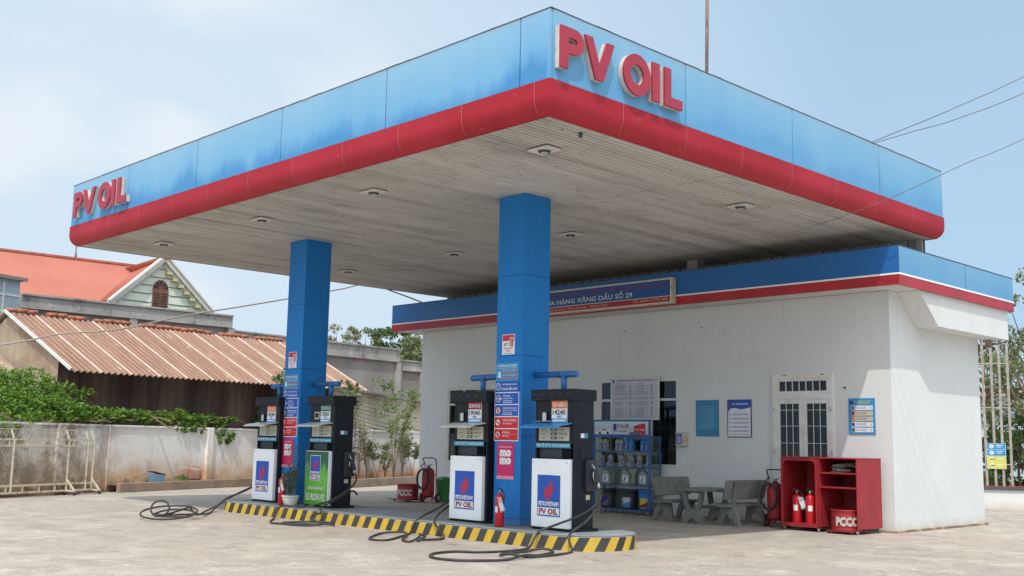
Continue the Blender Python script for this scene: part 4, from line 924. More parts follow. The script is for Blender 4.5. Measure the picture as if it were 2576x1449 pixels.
def drape(x0, x1, z0, z1, y, par, taper=.5):
    b = MB(); n = 30; fl = []
    for i in range(n+1):
        t = i/n; fl.append((x0+(x1-x0)*t, t))
    for i in range(n):
        for (za, zb) in ((z0, (z0+z1)/2), ((z0+z1)/2, z1)):
            f = lambda k, z: (fl[k][0]*(1)+(x0-fl[k][0])*taper*(1-abs(z-z0)/(z1-z0)) if True else 0, y+.035*math.sin(fl[k][1]*26), z)
            b.face([f(i, za), f(i+1, za), f(i+1, zb), f(i, zb)], 'curtain', True)
    return obj('curtain', b, par, True)
drape(.80, 1.22, .1, 2.58, BY0+.17, d, .15); drape(1.95, 1.45, .1, 2.58, BY0+.17, d, .6)
b = MB(); b.cyl((2.30, BY0-.03, 2.88), (2.30, BY0, 2.88), .02, 'print_black', 8); b.cyl((-1.3, BY0-.03, 4.35), (-1.3, BY0, 4.35), .012, 'print_black', 8); b.cyl((-3.6, BY0-.03, 4.4), (-3.6, BY0, 4.4), .012, 'print_black', 8)
b.tube(spline([(x0-.05, BY0-.015, 3.2), (x0-.09, BY0-.015, 2.5), (x0-.08, BY0-.015, 1.0), (x0-.02, BY0-.02, .9)], 4), .008, 'window_paint', 5); obj('wall_fittings', b, bl, True)
b = MB(); b.beam((BX1+.03, BY0-.04, .02), (BX1+.03, BY1+.03, .02), .07, .045, 'stained_wall'); b.beam((-2, BY0-.03, .015), (BX1+.06, BY0-.03, .015), .05, .035, 'kerb_stone'); obj('footing', b, bl, True)

# shop name board
S0, S1 = -6.95, -1.50; Yb = fy0-.16
# fitted to the camera: board spans z 4.86..5.5 on the fascia
ZB = 4.855; b = MB(); b.box(S0, Yb, ZB, S1, fy0-.013, ZB+.605, 'casing'); o = Vector((S0, Yb, ZB)); wd = S1-S0
b.rect(o, X, Z, .03, .03, wd-.03, .575, 'print_white', .002); b.rect(o, X, Z, .05, .185, wd-.05, .56, 'board_blue', .004); b.rect(o, X, Z, .05, .045, wd-.05, .17, 'low_red', .004)
b.text('CÔNG TY CỔ PHẦN XĂNG DẦU DẦU KHÍ VŨNG TÀU', o, X, Z, .25, .41, .085, wd-.40, 'dark_red_print', .6, .0055)
b.text('CỬA HÀNG XĂNG DẦU SỐ 29', o, X, Z, 1.30, .235, .115, 2.98, 'print_white', .3, .0055)
b.text('XÃ XUYÊN MỘC, HUYỆN XUYÊN MỘC, TỈNH BÀ RỊA - VŨNG TÀU', o, X, Z, .2, .078, .05, 3.3, 'print_tan', .5, .0055)
b.text('ĐT: 0254. 3 776 200', o, X, Z, wd-1.15, .085, .06, 1.02, 'print_tan', .5, .0055)
tag(obj('name_board', b), 'long blue and red shop name board above the shop windows', 'sign')

# wall posters
def poster(x0, z0, x1, z1, base, y=BY0): 
    b = MB(); b.box(x0, y-.018, z0, x1, y-.003, z1, base); return b, Vector((x0, y-.018, z0)), x1-x0, z1-z0
b, o, wd, hh = poster(-1.46, 1.845, -.83, 2.67, 'faded_sky'); b.text('NỘI QUY CỬA HÀNG', o, X, Z, .10, hh-.11, .028, .4, 'cyan_band', .8, .003); lines(b, o, X, Z, .08, .52, [hh-.16-.045*i for i in range(12)], 'poster_ink', .014, seed=5)
for x, z in ((.02, .02), (wd-.02, .02), (.02, hh-.02), (wd-.02, hh-.02)): b.disc(o, X, Z, x, z, .008, 'print_black', .003)
tag(obj('notice_poster', b), 'faded all-blue notice poster, left of the wavy blue and white one', 'poster')
b, o, wd, hh = poster(-.595, 1.83, .035, 2.668, 'print_navy'); b.rect(o, X, Z, .02, .02, wd-.02, hh-.02, 'print_white', .0015)
b.rect(o, X, Z, .02, hh-.17, wd-.02, hh-.02, 'print_blue', .003); b.poly(o, X, Z, [(.02, hh-.28), (.08, hh-.20), (.2, hh-.185), (.35, hh-.215), (.5, hh-.20), (wd-.02, hh-.17), (.02, hh-.17)][::1], 'print_blue', .003)
b.text('QUY TRÌNH BÁN HÀNG', o, X, Z, .13, hh-.115, .034, .42, 'print_white', 1.2, .005); b.disc(o, X, Z, .07, hh-.10, .03, 'dull_red', .005)
for i in range(5): zz = hh-.33-.093*i; b.disc(o, X, Z, .08, zz, .02, 'print_sky', .004); lines(b, o, X, Z, .14, .56, [zz+.006, zz-.014], 'print_blue', .010, seed=i)
lines(b, o, X, Z, .06, .57, [.06], 'print_red', .014, seed=9)
tag(obj('rules_poster', b), 'white poster with wavy blue heading, left of the shop door', 'poster')
b, o, wd, hh = poster(2.375, 1.925, 2.955, 2.655, 'print_sky'); b.text('QUY TRÌNH XUẤT HÀNG', o, X, Z, .14, hh-.075, .026, .36, 'print_yellow', 1.2, .003); b.text('TẠI CỬA HÀNG', o, X, Z, .16, hh-.115, .026, .30, 'print_yellow', 1.2, .003); b.rect(o, X, Z, .03, hh-.12, .10, hh-.05, 'print_navy', .003)
for i, (cc, bg_) in enumerate((('print_grey', 'print_white'), ('dull_red', 'print_tan'), ('print_orange', 'print_tan'), ('print_navy', 'print_white'), ('print_green', 'print_white'))):
    z1_ = hh-.15-.112*i; b.rect(o, X, Z, .07, z1_-.09, .535, z1_, bg_, .002); b.rect(o, X, Z, .075, z1_-.08, .135, z1_-.01, cc, .0035); lines(b, o, X, Z, .15, .40, [z1_-.035, z1_-.058], 'print_grey', .009, seed=i+20); b.disc(o, X, Z, .49, z1_-.045, .025, 'print_tan', .0035)
tag(obj('procedure_poster', b), 'sky blue poster with five coloured steps, right of the door in the sun', 'poster')
t = thing('wall_box', 'small cream metal letter box with blue label beside the window', 'box', (-1.83, BY0, 1.62))
b = MB(); b.box(-.12, -.14, 0, .13, -.003, .30, 'casing'); b.box(-.13, -.15, .29, .14, -.004, .315, 'casing'); obj('case', b, t, bevel=.006)
b = MB(); o = Vector((-.12, -.14, 0)); b.rect(o, X, Z, .02, .04, .17, .27, 'print_blue', .003); b.disc(o, X, Z, .09, .235, .014, 'print_white', .005)
for i in range(3): b.rect(o, X, Z, .045+.01*(i % 2), .07+.05*i, .15-.01*(i % 2), .095+.05*i, 'print_white', .005)
obj('label_plate', b, t)
# price list board
t = thing('price_board', 'white framed price list board hung over the shop window', 'board', (-3.23, BY0-.05, 2.22))
b = MB(); b.box(-.765, -.03, 0, .745, .0, 1.03, 'window_paint'); obj('frame', b, t, bevel=.004)
b = MB(); o = Vector((-.765, -.032, 0)); b.rect(o, X, Z, .03, .03, 1.48, 1.0, 'paper_lilac', .001)
b.text('BẢNG GIÁ BÁN LẺ DẦU MỠ NHỜN THƯƠNG HIỆU PVOIL', o, X, Z, .22, .935, .032, 1.18, 'dull_red', 1.4, .003); b.rect(o, X, Z, .07, .90, .12, .98, 'print_navy', .002)
b.text('MẶT HÀNG', o, X, Z, .20, .865, .022, .15, 'print_navy', 1, .003); b.text('MẶT HÀNG', o, X, Z, .86, .865, .022, .15, 'print_navy', 1, .003)
for i in range(22):
    zz = .82-.036*i
    b.rect(o, X, Z, .05, zz-.010, 1.46, zz-.008, 'silver_plastic', .002)
    if i in (7, 10, 14): continue
    for x in (.07, .73): lines(b, o, X, Z, x, x+.012, [zz], 'print_navy', .012, seed=i); lines(b, o, X, Z, x+.07, x+.07+random.uniform(.26, .34), [zz], 'print_grey', .013, seed=i*3+int(x*10)); lines(b, o, X, Z, x+.42, x+.45, [zz], 'print_navy', .012, seed=i); lines(b, o, X, Z, x+.53, x+.60, [zz], 'print_black', .014, seed=i+50)
for x in (.12, .47, .55, .71, .78, 1.13, 1.22): b.rect(o, X, Z, x, .04, x+.003, .88, 'silver_plastic', .002)
obj('sheet', b, t)

# things seen inside the shop window
b = MB(); b.lathe([(.17, 0), (.18, .02), (.18, .46), (.19, .47), (.19, .50)], (-2.35, 7.68, 1.10), 'ochre_plastic', 20); tag(obj('yellow_drum', b), 'ochre plastic drum behind the right side of the shop window', 'drum')
b = MB(); b.box(-4.6, 7.45, 0, -1.8, 8.1, 1.095, 'room_wall'); tag(obj('counter', b), 'dark counter inside behind the shop window', 'counter')
b = MB(); b.lathe([(.15, 0), (.16, .4)], (-2.85, 7.7, 1.10), 'ochre_plastic', 16); tag(obj('yellow_drum', b), 'dim ochre drum behind the window glass, seen through the display rack', 'drum')
for k, (xx, zz) in enumerate(((-2.34, 1.62), (-2.13, 1.62))):
    b = MB(); b.prism([(-.05, 0), (.05, 0), (.06, .2), (.035, .27), (-.01, .3), (-.05, .25)], (xx, 7.42, zz+.1), X, Z, .06, 'silver_plastic'); b.cyl((xx, 7.39, zz+.38), (xx, 7.39, zz+.52), .006, 'steel', 6)
    tag(obj('hanging_bottle', b), ('left' if k == 0 else 'right')+' one of two grey bottles hanging in the shop window', 'bottle', 'bottles hanging in the window')
for k, xx in enumerate((-2.42, -2.24)):
    b = MB(); b.lathe([(.03, 0), (.032, .1), (.018, .14), (.018, .30), (.028, .34), (.028, .44)], (xx, 7.42, 2.22+.05*k), 'chrome', 12); tag(obj('hanging_lamp', b), ('left' if k == 0 else 'right')+' one of two metal pendants high in the shop window', 'pendant', 'metal pendants in the window')

# ------------------------------------------------------------------ display rack
RX0, RX1, RY0, RY1 = -4.16, -2.41, 6.62, 7.06
t = thing('display_rack', 'blue framed glass display rack on castors with oil advert header', 'rack', (-3.3, 6.84, 0))
b = MB(); f = .04
for x in (RX0, RX1-f):
    b.box(x, RY0, .08, x+f, RY0+f, 2.21, 'rack_blue'); b.box(x, RY1-f, .08, x+f, RY1, 1.83, 'rack_blue')
b.box(RX0+f, RY0, 2.17, RX1-f, RY0+f, 2.21, 'rack_blue')
for zz in (.08, .65, 1.065, 1.435, 1.79):
    b.box(RX0+f, RY0, zz, RX1-f, RY0+f, zz+.035, 'rack_blue'); b.box(RX0+f, RY1-f, zz, RX1-f, RY1, zz+.035, 'rack_blue')
    for x in (RX0, RX1-f): b.box(x, RY0+f, zz, x+f, RY1-f, zz+.035, 'rack_blue')
obj('frame', b, t, True, bevel=.004)
b = MB(); o = Vector((RX0+.04, RY0+.001, 1.855)); b.box(RX0+f, RY0+.005, 1.83, RX1-f, RY0+.03, 2.168, 'print_white'); o = Vector((RX0+.04, RY0+.004, 1.83)); wd = RX1-RX0-.08
b.rect(o, X, Z, 0, 0, wd, .335, 'paper_lilac', .001); b.rect(o, X, Z, 0, .22, wd, .335, 'far_blue_wall', .002); b.rect(o, X, Z, 0, 0, wd, .03, 'print_blue', .002)
b.rect(o, X, Z, wd*.36, .13, wd*.42, .28, 'print_navy', .003); b.text('PV OIL.LUBE', o, X, Z, wd*.43, .20, .07, wd*.22, 'dull_red', 1.5, .004); lines(b, o, X, Z, wd*.36, wd*.62, [.10], 'print_grey', .02)
b.poly(o, X, Z, [(.03, .06), (.10, .04), (.50, .04), (.53, .08), (.48, .12), (.40, .17), (.28, .18), (.18, .12), (.05, .10)], 'print_white', .0035); b.disc(o, X, Z, .18, .065, .035, 'print_black', .005); b.disc(o, X, Z, .43, .065, .035, 'print_black', .005); b.poly(o, X, Z, [(.22, .125), (.29, .165), (.38, .16), (.42, .125)], 'print_grey', .005)
b.rect(o, X, Z, wd*.74, .06, wd*.84, .24, 'dull_red', .003); b.rect(o, X, Z, wd*.80, .08, wd*.88, .27, 'print_red', .004); b.rect(o, X, Z, wd*.87, .01, wd*.95, .29, 'print_red', .005); b.rect(o, X, Z, wd*.66, .02, wd*.86, .09, 'print_grey', .0055)
b.text('PV OIL', o, X, Z, wd*.76, .13, .03, wd*.19, 'print_white', 1.5, .0065)
obj('header', b, t, True)
b = MB()
for zz in (.116, .686, 1.101, 1.471): b.box(RX0+.05, RY0+.05, zz, RX1-.05, RY1-.05, zz+.008, 'rack_glass')
b.box(RX0+.005, RY0+.045, .12, RX0+.010, RY1-.045, 1.79, 'rack_glass'); b.box(RX1-.010, RY0+.045, .12, RX1-.005, RY1-.045, 1.79, 'rack_glass'); b.box(RX0+.045, RY1-.012, .12, RX1-.045, RY1-.008, 1.79, 'rack_glass')
obj('glass', b, t, True)
def caster(x, y, par, r=.045, z=.045):
    b = MB(); b.cyl((x-.015, y, z), (x+.015, y, z), r, 'steel', 14); b.cyl((x-.017, y, z), (x+.017, y, z), r*.45, 'rubber', 10); b.box(x-.022, y-.02, z, x+.022, y+.02, z+r+.01, 'old_steel'); obj('caster', b, par, True)
for x in (RX0+.05, (RX0+RX1)/2, RX1-.05): caster(x, RY0+.03, t)
for x in (RX0+.05, RX1-.05): caster(x, RY1-.03, t)
# goods
def bottle(name, body, cap, labelm, hw, d_, h, kind):
    t = thing(name, 'x', 'bottle')
    b = MB(); n = Vector((0, -1, 0))
    if kind == 'jug': poly = [(-hw, 0), (hw, 0), (hw, h*.62), (hw*.55, h*.80), (hw*.2, h*.86), (hw*.2, h*.93), (-hw*.3, h*.93), (-hw*.3, h*.86), (-hw*.8, h*.78), (-hw, h*.6)]
    else: poly = [(-hw, 0), (hw, 0), (hw, h*.74), (hw*.5, h*.88), (hw*.45, h*.92), (-hw*.3, h*.92), (-hw*.45, h*.86), (-hw, h*.76)]
    b.prism(poly, (0, -d_/2, 0), X, Z, d_, body); obj('body', b, t, bevel=.012)
    b = MB(); xc = -.05*hw; b.cyl((xc, 0, h*.925), (xc, 0, h), hw*.38, cap, 12); obj('cap', b, t)
    b = MB(); o = Vector((0, -d_/2, 0)); b.rect(o, X, Z, -hw*.72, h*.12, hw*.72, h*.56, labelm, .002); b.poly(o, X, Z, [(-hw*.5, h*.16), (-hw*.1, h*.16), (hw*.2, h*.5), (-hw*.05, h*.5)], 'print_white' if labelm != 'print_white' else 'print_navy', .004); obj('label_plate', b, t)
    return t
gs, gb_ = 'grey oil bottles in the rack', 'blue oil bottles in the rack'
silver = bottle('oil_bottle', 'silver_plastic', 'dark_plastic', 'print_navy', .055, .07, .29, 'b'); blue = bottle('oil_bottle', 'blue_plastic', 'blue_plastic', 'print_navy', .062, .07, .29, 'b'); jug = bottle('oil_jug', 'silver_plastic', 'steel', 'print_white', .115, .10, .36, 'jug')
rowT, row2, row3, row4 = 1.479, 1.109, .694, .124
used = set()
def place(src, x, z, label, group):
    if src in used: o = dup(src, (x, 6.80, z))
    else: used.add(src); o = src; o.location = (x, 6.80, z)
    o['label'] = label; o['group'] = group; return o
for x, l in ((-4.03, 'first grey oil bottle from the left on the top shelf of the rack'), (-3.90, 'second grey oil bottle from the left on the top shelf of the rack'), (-3.52, 'third grey oil bottle from the left on the top shelf of the rack'), (-3.40, 'grey oil bottle next to the blue ones on the top shelf of the rack')): place(silver, x, rowT, l, gs)
for x, l in ((-3.23, 'blue oil bottle next to the grey ones on the top shelf'), (-3.09, 'second blue oil bottle from the left on the top shelf'), (-2.74, 'blue oil bottle left in the right-hand pair on the top shelf'), (-2.60, 'rightmost blue oil bottle on the top shelf')): place(blue, x, rowT, l, gb_)
for x, n in ((-4.02, 'first'), (-3.74, 'second'), (-3.40, 'third'), (-3.09, 'fourth'), (-2.84, 'fifth'), (-2.57, 'sixth')): place(silver, x, row2, n+' grey oil bottle from the left on the second shelf of the rack', gs)
for x, n in ((-3.86, 'left'), (-3.25, 'middle'), (-2.72, 'right')): place(jug, x, row3, n+' one of the three big grey oil jugs on the third shelf', 'oil jugs in the rack')
def bucket(x, body, lab, label):
    t = thing('oil_bucket', label, 'bucket', (x, 6.85, row4), 0, 'oil buckets in the rack')
    b = MB(); b.lathe([(.165, 0), (.17, .01), (.195, .40)], (0, 0, 0), body, 24); obj('pail', b, t)
    b = MB(); b.lathe([(.20, 0), (.21, .005), (.21, .035), (.19, .045)], (0, 0, .395), body, 24); obj('lid', b, t)
    b = MB(); n = 8; q = [(math.cos(R_(-130+i*10)), math.sin(R_(-130+i*10))) for i in range(n+1)]
    for i, ((ca, sa), (cb, sb)) in enumerate(zip(q, q[1:])):
        b.face([(ca*.172, sa*.172, .04), (cb*.172, sb*.172, .04), (cb*.187, sb*.187, .26), (ca*.187, sa*.187, .26)], lab[0])
        zt = .04+.18*i/n; b.face([(ca*.174, sa*.174, .05), (cb*.174, sb*.174, .05), (cb*.182, sb*.182, .06+zt*.6), (ca*.182, sa*.182, .05+zt*.6)], lab[1])
    obj('label_plate', b, t)
bucket(-3.86, 'dark_plastic', ('print_navy', 'print_grey'), 'dark oil bucket with navy label on the bottom shelf, left'); bucket(-3.18, 'pump_grey', ('paper_lilac', 'print_sky'), 'dark grey oil bucket with pale label on the bottom shelf, middle'); bucket(-2.66, 'blue_plastic', ('print_yellow', 'dull_red'), 'blue oil bucket with yellow and red label on the bottom shelf')

# ------------------------------------------------------------------ stone benches and table
def bench(label, loc, rz):
    """faces +x in its own frame, long side along y"""
    t = thing('stone_bench', label, 'bench', loc, rz, 'cast stone benches at the wall')
    L2 = .66
    b = MB(); b.prism([(-.10, .40), (.0, .385), (.12, .40), (.26, .415), (.33, .40), (.33, .435), (.26, .455), (.12, .44), (0, .43), (-.10, .445)], (0, -L2, 0), X, Z, 2*L2, 'cast_stone'); obj('seat', b, t, bevel=.01)
    b = MB(); o = Vector((-.06, L2+.03, .54)); u = -Y; v = Vector((-.22, 0, .975)); c_ = .06; wd = 2*L2+.06; hh = .40
    pl = arc(wd-c_, hh-c_, c_, c_, 0, 90, 5)+arc(c_, hh-c_, c_, c_, 90, 180, 5)+[(0.03, 0), (wd-.03, 0)]
    b.prism(pl, o, u, v, .045, 'cast_stone'); obj('backrest', b, t, bevel=.008)
    for y in (-L2+.22, L2-.22):
        b = MB(); pl = [(.20, .40), (.26, .0), (.18, .0), (.10, .22), (.0, .26), (-.10, .20), (-.20, 0), (-.29, 0), (-.19, .30), (-.13, .40), (-.17, .62), (-.225, .90), (-.175, .92), (-.10, .62), (-.05, .40)]
        b.prism(pl, (0, y-.035, 0), X, Z, .07, 'cast_stone'); obj('leg', b, t, bevel=.008)
    return t
bench('stone bench left of the table, its seat facing the table', (-1.28, 6.10, 0), R_(3)); bench('stone bench right of the table, seen from behind', (.47, 6.10, 0), R_(180-4))
t = thing('stone_table', 'grey cast stone table with curved legs between two benches', 'table', (-.42, 6.05, 0), R_(2))
b = MB(); c_ = .07; b.prism([(x-.40, y-.62) for x, y in arc(.80-c_, 1.24-c_, c_, c_, 0, 90, 4)+arc(c_, 1.24-c_, c_, c_, 90, 180, 4)+arc(c_, c_, c_, c_, 180, 270, 4)+arc(.8-c_, c_, c_, c_, 270, 360, 4)], (0, 0, .73), X, Y, .05, 'cast_stone'); obj('tabletop', b, t, bevel=.01)
for y in (-.52, .42):
    b = MB(); h = .68
    outer = [(-.27, h), (-.22, .40), (-.16, .30), (-.24, .12), (-.28, 0), (-.13, 0), (-.08, .08), (0, .11), (.08, .08), (.13, 0), (.28, 0), (.24, .12), (.16, .30), (.22, .40), (.27, h), (.17, h), (.13, .42), (.08, .33), (0, .30), (-.08, .33), (-.13, .42), (-.17, h)]
    b.prism(outer, (0, y, 0), X, Z, .08, 'cast_stone'); b.box(-.27, y+.005, h-.04, .27, y+.075, h-.002, 'stone_dark'); obj('leg', b, t, bevel=.008)
b = MB(); b.box(-.04, -.44, .30, .04, .42, .37, 'cast_stone'); obj('stretcher', b, t)

# ------------------------------------------------------------------ wheeled extinguishers, drums, cabinet, bin
def trolley(label, loc, rz):
    t = thing('wheeled_extinguisher', label, 'wheeled extinguisher', loc, rz, 'wheeled fire extinguishers')
    b = MB(); b.lathe([(.06, .0), (.15, .03), (.165, .08), (.165, .62), (.15, .70), (.10, .75), (.05, .77), (.04, .80)], (0, 0, .14), 'dull_red', 24); obj('tank', b, t)
    b = MB()
    for x in (-.17, .17): b.tube(spline([(x, .14, .12), (x, .13, .60), (x, .12, .95)], 4), .013, 'dull_red', 8)
    b.tube(spline([(-.17, .12, .95), (-.19, .06, 1.10), (-.16, 0, 1.16), (.0, -.01, 1.17), (.16, 0, 1.16), (.19, .06, 1.10), (.17, .12, .95)], 5), .014, 'rubber', 8)
    b.beam((-.2, .14, .14), (.2, .14, .14), .03, .03, 'dull_red'); b.beam((-.17, .12, .72), (.17, .12, .72), .02, .02, 'dull_red'); b.tube([(0, .1, .14), (.0, -.16, .10), (0, -.22, .02)], .012, 'dull_red', 6); b.beam((-.16, -.1, .08), (-.16, .18, .12), .03, .03, 'dull_red'); b.beam((.16, -.1, .08), (.16, .18, .12), .03, .03, 'dull_red'); obj('frame', b, t)
    for x in (-.24, .24):
        b = MB(); b.cyl((x-.022, .12, .125), (x+.022, .12, .125), .125, 'rubber', 22); b.cyl((x-.026, .12, .125), (x+.026, .12, .125), .062, 'steel', 14); obj('wheel', b, t)
    b = MB(); pts = []
    for k in range(46): a = k/46*2*PI*3.2; rr_ = .22+.018*math.sin(k*.7); pts.append((-.06+rr_*math.cos(a)*.8, -.16-.006*k/6, .62+rr_*1.15*math.sin(a)))
    b.tube(spline([(0, 0, .92), (.08, -.1, .92)]+pts+[(-.1, -.2, .95), (-.05, -.15, 1.02)], 3), .014, 'rubber', 6); obj('hose', b, t)
    b = MB(); b.box(-.03, -.03, .90, .03, .03, .99, 'steel'); b.cyl((0, 0, .96), (.09, 0, 1.0), .015, 'chrome', 8); obj('valve', b, t)
    return t
tr = trolley('wheeled red extinguisher with coiled hose beside the red cabinet', (1.12, 6.32, 0), R_(10))
dup(tr, (-8.80, 5.30, 0), R_(20), 'wheeled red extinguisher with coiled hose by the far corner, near the green bin')
def drum(label, loc, dolly):
    t = thing('sand_drum', label, 'drum', loc, 0, 'red PCCC drums')
    b = MB(); r = .285
    b.lathe([(r, 0), (r+.008, .01), (r, .025), (r, .12), (r+.010, .135), (r, .15), (r, .25), (r+.010, .265), (r, .28), (r, .37), (r+.010, .385), (r+.006, .40), (r-.02, .40), (r-.02, .36)], (0, 0, .06), 'dull_red', 32); obj('shell', b, t)
    b = MB(); b.lathe([(r-.025, 0), (r-.025, .004)], (0, 0, .42), 'earth', 20); obj('sand', b, t)
    # letters wrapped round the side
    b = MB(); vs, fs, a, e = glyphs('PCCC', 3); sy = .15/.7; sx = .42/(e-a); an0 = -PI/2-.42/r/2+.42
    an0 = -PI/4-.42/r/2-.25
    b.faces([((r+.012)*math.cos(an0+(v.x-a)*sx/r), (r+.012)*math.sin(an0+(v.x-a)*sx/r), .17+v.y*sy) for v in vs], fs, 'letter_side'); obj('lettering', b, t)
    b = MB()
    b.box(-.28, -.28, .045, .28, .28, .062, 'dull_red')
    if dolly: b.box(-.45, -.3, .05, .3, -.26, .07, 'dull_red')
    obj('dolly', b, t)
    for x, y in ((-.25, -.25), (.25, -.25), (.25, .25), (-.25, .25)):
        b = MB(); b.cyl((x-.012, y, .028), (x+.012, y, .028), .028, 'rubber', 12); obj('caster', b, t)
    return t
drum('red PCCC sand drum under the shelves of the red cabinet', (2.80, 6.16, 0), False)
drum('red PCCC sand drum on a dolly at the far corner of the building', (-9.45, 5.15, 0), True)
t = thing('waste_bin', 'green plastic waste bin against the far end of the shop wall', 'bin', (-8.85, 5.88, 0))
b = MB(); b.lathe([(.15, 0), (.19, .55), (.20, .56)], (0, 0, 0), 'green_plastic', 4, False); obj('tub', b, t); t.rotation_euler.z = R_(45)
b = MB(); b.lathe([(.21, 0), (.21, .03), (.15, .09), (.05, .11)], (0, 0, .56), 'green_plastic', 4, False); obj('lid', b, t)
# cabinet
CX0, CM, CX1, CY0, CY1, CZ0, CZ1 = 1.505, 2.34, 3.17, 5.93, 6.90, .10, 1.45
t = thing('fire_cabinet', 'open red wooden fire equipment cabinet on castors in front of the door', 'cabinet', (2.34, 6.18, 0))
b = MB(); th = .025
for x in (CX0, CM-.04, CM, CX1-th): b.box(x, CY0, CZ0, x+th, CY1, CZ1-th, 'dull_red')
b.box(CX0, CY0-.004, CZ1-th, CX1+.004, CY1+.004, CZ1, 'dull_red'); b.box(CX0+th, CY0+.01, CZ0, CM-.04, CY1, CZ0+.03, 'dull_red'); b.box(CX0+th, CY1-.012, CZ0+.03, CX1-th, CY1-.001, CZ1-th, 'dull_red')
b.box(CX0+.001, CY0-.012, CZ0-.02, CM-.016, CY0-.001, CZ0+.06, 'dull_red'); b.box(CX0+.001, CY0-.012, CZ0+.06, CX0+.05, CY0-.001, CZ1-.03, 'dull_red'); b.box(CM-.065, CY0-.012, CZ0+.06, CM-.016, CY0-.001, CZ1-.03, 'dull_red')
b.prism([(CX0+.05, CZ1-.03), (CX0+.05, CZ1-.14), (CX0+.09, CZ1-.10), (CX0+.12, CZ1-.075), (CM-.13, CZ1-.075), (CM-.10, CZ1-.10), (CM-.065, CZ1-.14), (CM-.065, CZ1-.03)], (0, CY0-.012, 0), X, Z, .011, 'dull_red')
obj('carcass', b, t, True, bevel=.004)
for zz in (1.135, .86): b = MB(); b.box(CM+th+.001, CY0+.004, zz, CX1-th-.001, CY1-.015, zz+.03, 'dull_red'); obj('shelf', b, t, True, bevel=.003)
for x, y in ((CX0+.05, CY0+.05), (CM-.03, CY0+.05), (CX1-.04, CY0+.05), (CX1-.05, CY1-.05), (CX0+.05, CY1-.05)): caster(x, y, t, .035, .035)
b = MB(); b.cyl((2.18, 6.30, .13), (2.20, 6.33, 1.20), .016, 'dry_stem', 8); tag(obj('wooden_pole', b), 'wooden tool handle standing inside the red cabinet', 'pole')
random.seed(4); b = MB()
for k in range(16):
    x = random.uniform(2.62, 2.98); zz = 1.168+random.uniform(0, .16); b.beam((x-.12, 6.05+random.uniform(0, .2), zz), (x+.12, 6.1+random.uniform(0, .2), zz+random.uniform(-.03, .03)), .16, .03, 'bag_grey')
tag(obj('sack_pile', b, bevel=.01), 'heap of grey sacks on the top shelf of the red cabinet', 'sacks')
gi = 'fire extinguishers inside the red cabinet'
extinguisher((1.80, 6.03, .132), 'left fire extinguisher with tag bag in the red cabinet', gi, R_(20), .092, .50); extinguisher((2.10, 6.02, .132), 'middle fire extinguisher with white label in the red cabinet', gi, R_(40), .092, .50, bag=False); extinguisher((2.265, 6.12, .132), 'right fire extinguisher half hidden by the cabinet upright', gi, R_(40), .045, .50, bag=False)

# ------------------------------------------------------------------ mast, wires
b = MB(); b.tube([(-.02, 5.6, 6.83), (-.0, 5.58, 8.6), (.02, 5.56, 9.6)], .05, 'old_steel', 10); b.tube([(.02, 5.56, 9.6), (.06, 5.54, 11.3), (.10, 5.52, 13.4)], .038, 'old_steel', 8)
b.cyl((-.01, 5.57, 9.4), (0, 5.57, 9.46), .075, 'wire', 8)
for dx, dy in ((-1.2, -.2), (.9, .5)): b.tube([(0, 5.58, 9.4), (dx, 5.58+dy, 6.9)], .008, 'wire', 4)
tag(obj('mast', b), 'rusty steel mast rising above the canopy roof', 'mast')
def wire(pts, r, m_, label, g_=None):
    b = MB(); b.tube(spline(pts, 8), r, m_, 5); return tag(obj('power_line', b), label, 'cable', g_)
gw = 'thin cables at the right of the sky'
a = Vector((3.2, 8.2, 7.5))
wire([Vector((3.88, 5.45, 7.45)), P(2290, 318, 20), P(2400, 272, 19.5), P(2640, 160, 19), P(3300, -190, 18.5), P(4200, -700, 18)], .008, 'wire', 'uppermost of the thin cables right of the canopy', gw)
wire([Vector((3.88, 5.50, 7.44)), P(2300, 330, 20.2), P(2410, 298, 19.8), P(2640, 205, 19.5), P(3300, -110, 19), P(4200, -600, 18.5)], .008, 'wire', 'second thin cable from the top right of the canopy', gw)
wire([Pz(2050, 567, 5.985), P(2130, 541, 19.6), P(2245, 496, 18.8), P(2420, 415, 18), P(2640, 315, 17.5), P(3300, -60, 17), P(4200, -600, 16.5)], .006, 'wire', 'lowest thin cable, crossing the corner of the canopy', gw)
wire([P(-900, 700, 25), P(-400, 840, 26.5), P(-60, 868, 27.5), P(60, 858, 27.7), P(150, 840, 28), P(300, 828, 28.5), P(460, 795, 29.5), P(600, 772, 30.5), P(720, 752, 31.5), P(830, 732, 32.5), P(905, 715, 33.5), Vector((-11.6, 8.3, 7.3))], .022, 'wire_pale', 'pale cable sagging in front of the rusty shed roof')
wire([P(940, 708, 34), P(975, 728, 32), P(1010, 741, 31), P(1060, 760, 30)], .02, 'wire', 'dark cable running down to the roof edge of the shop')

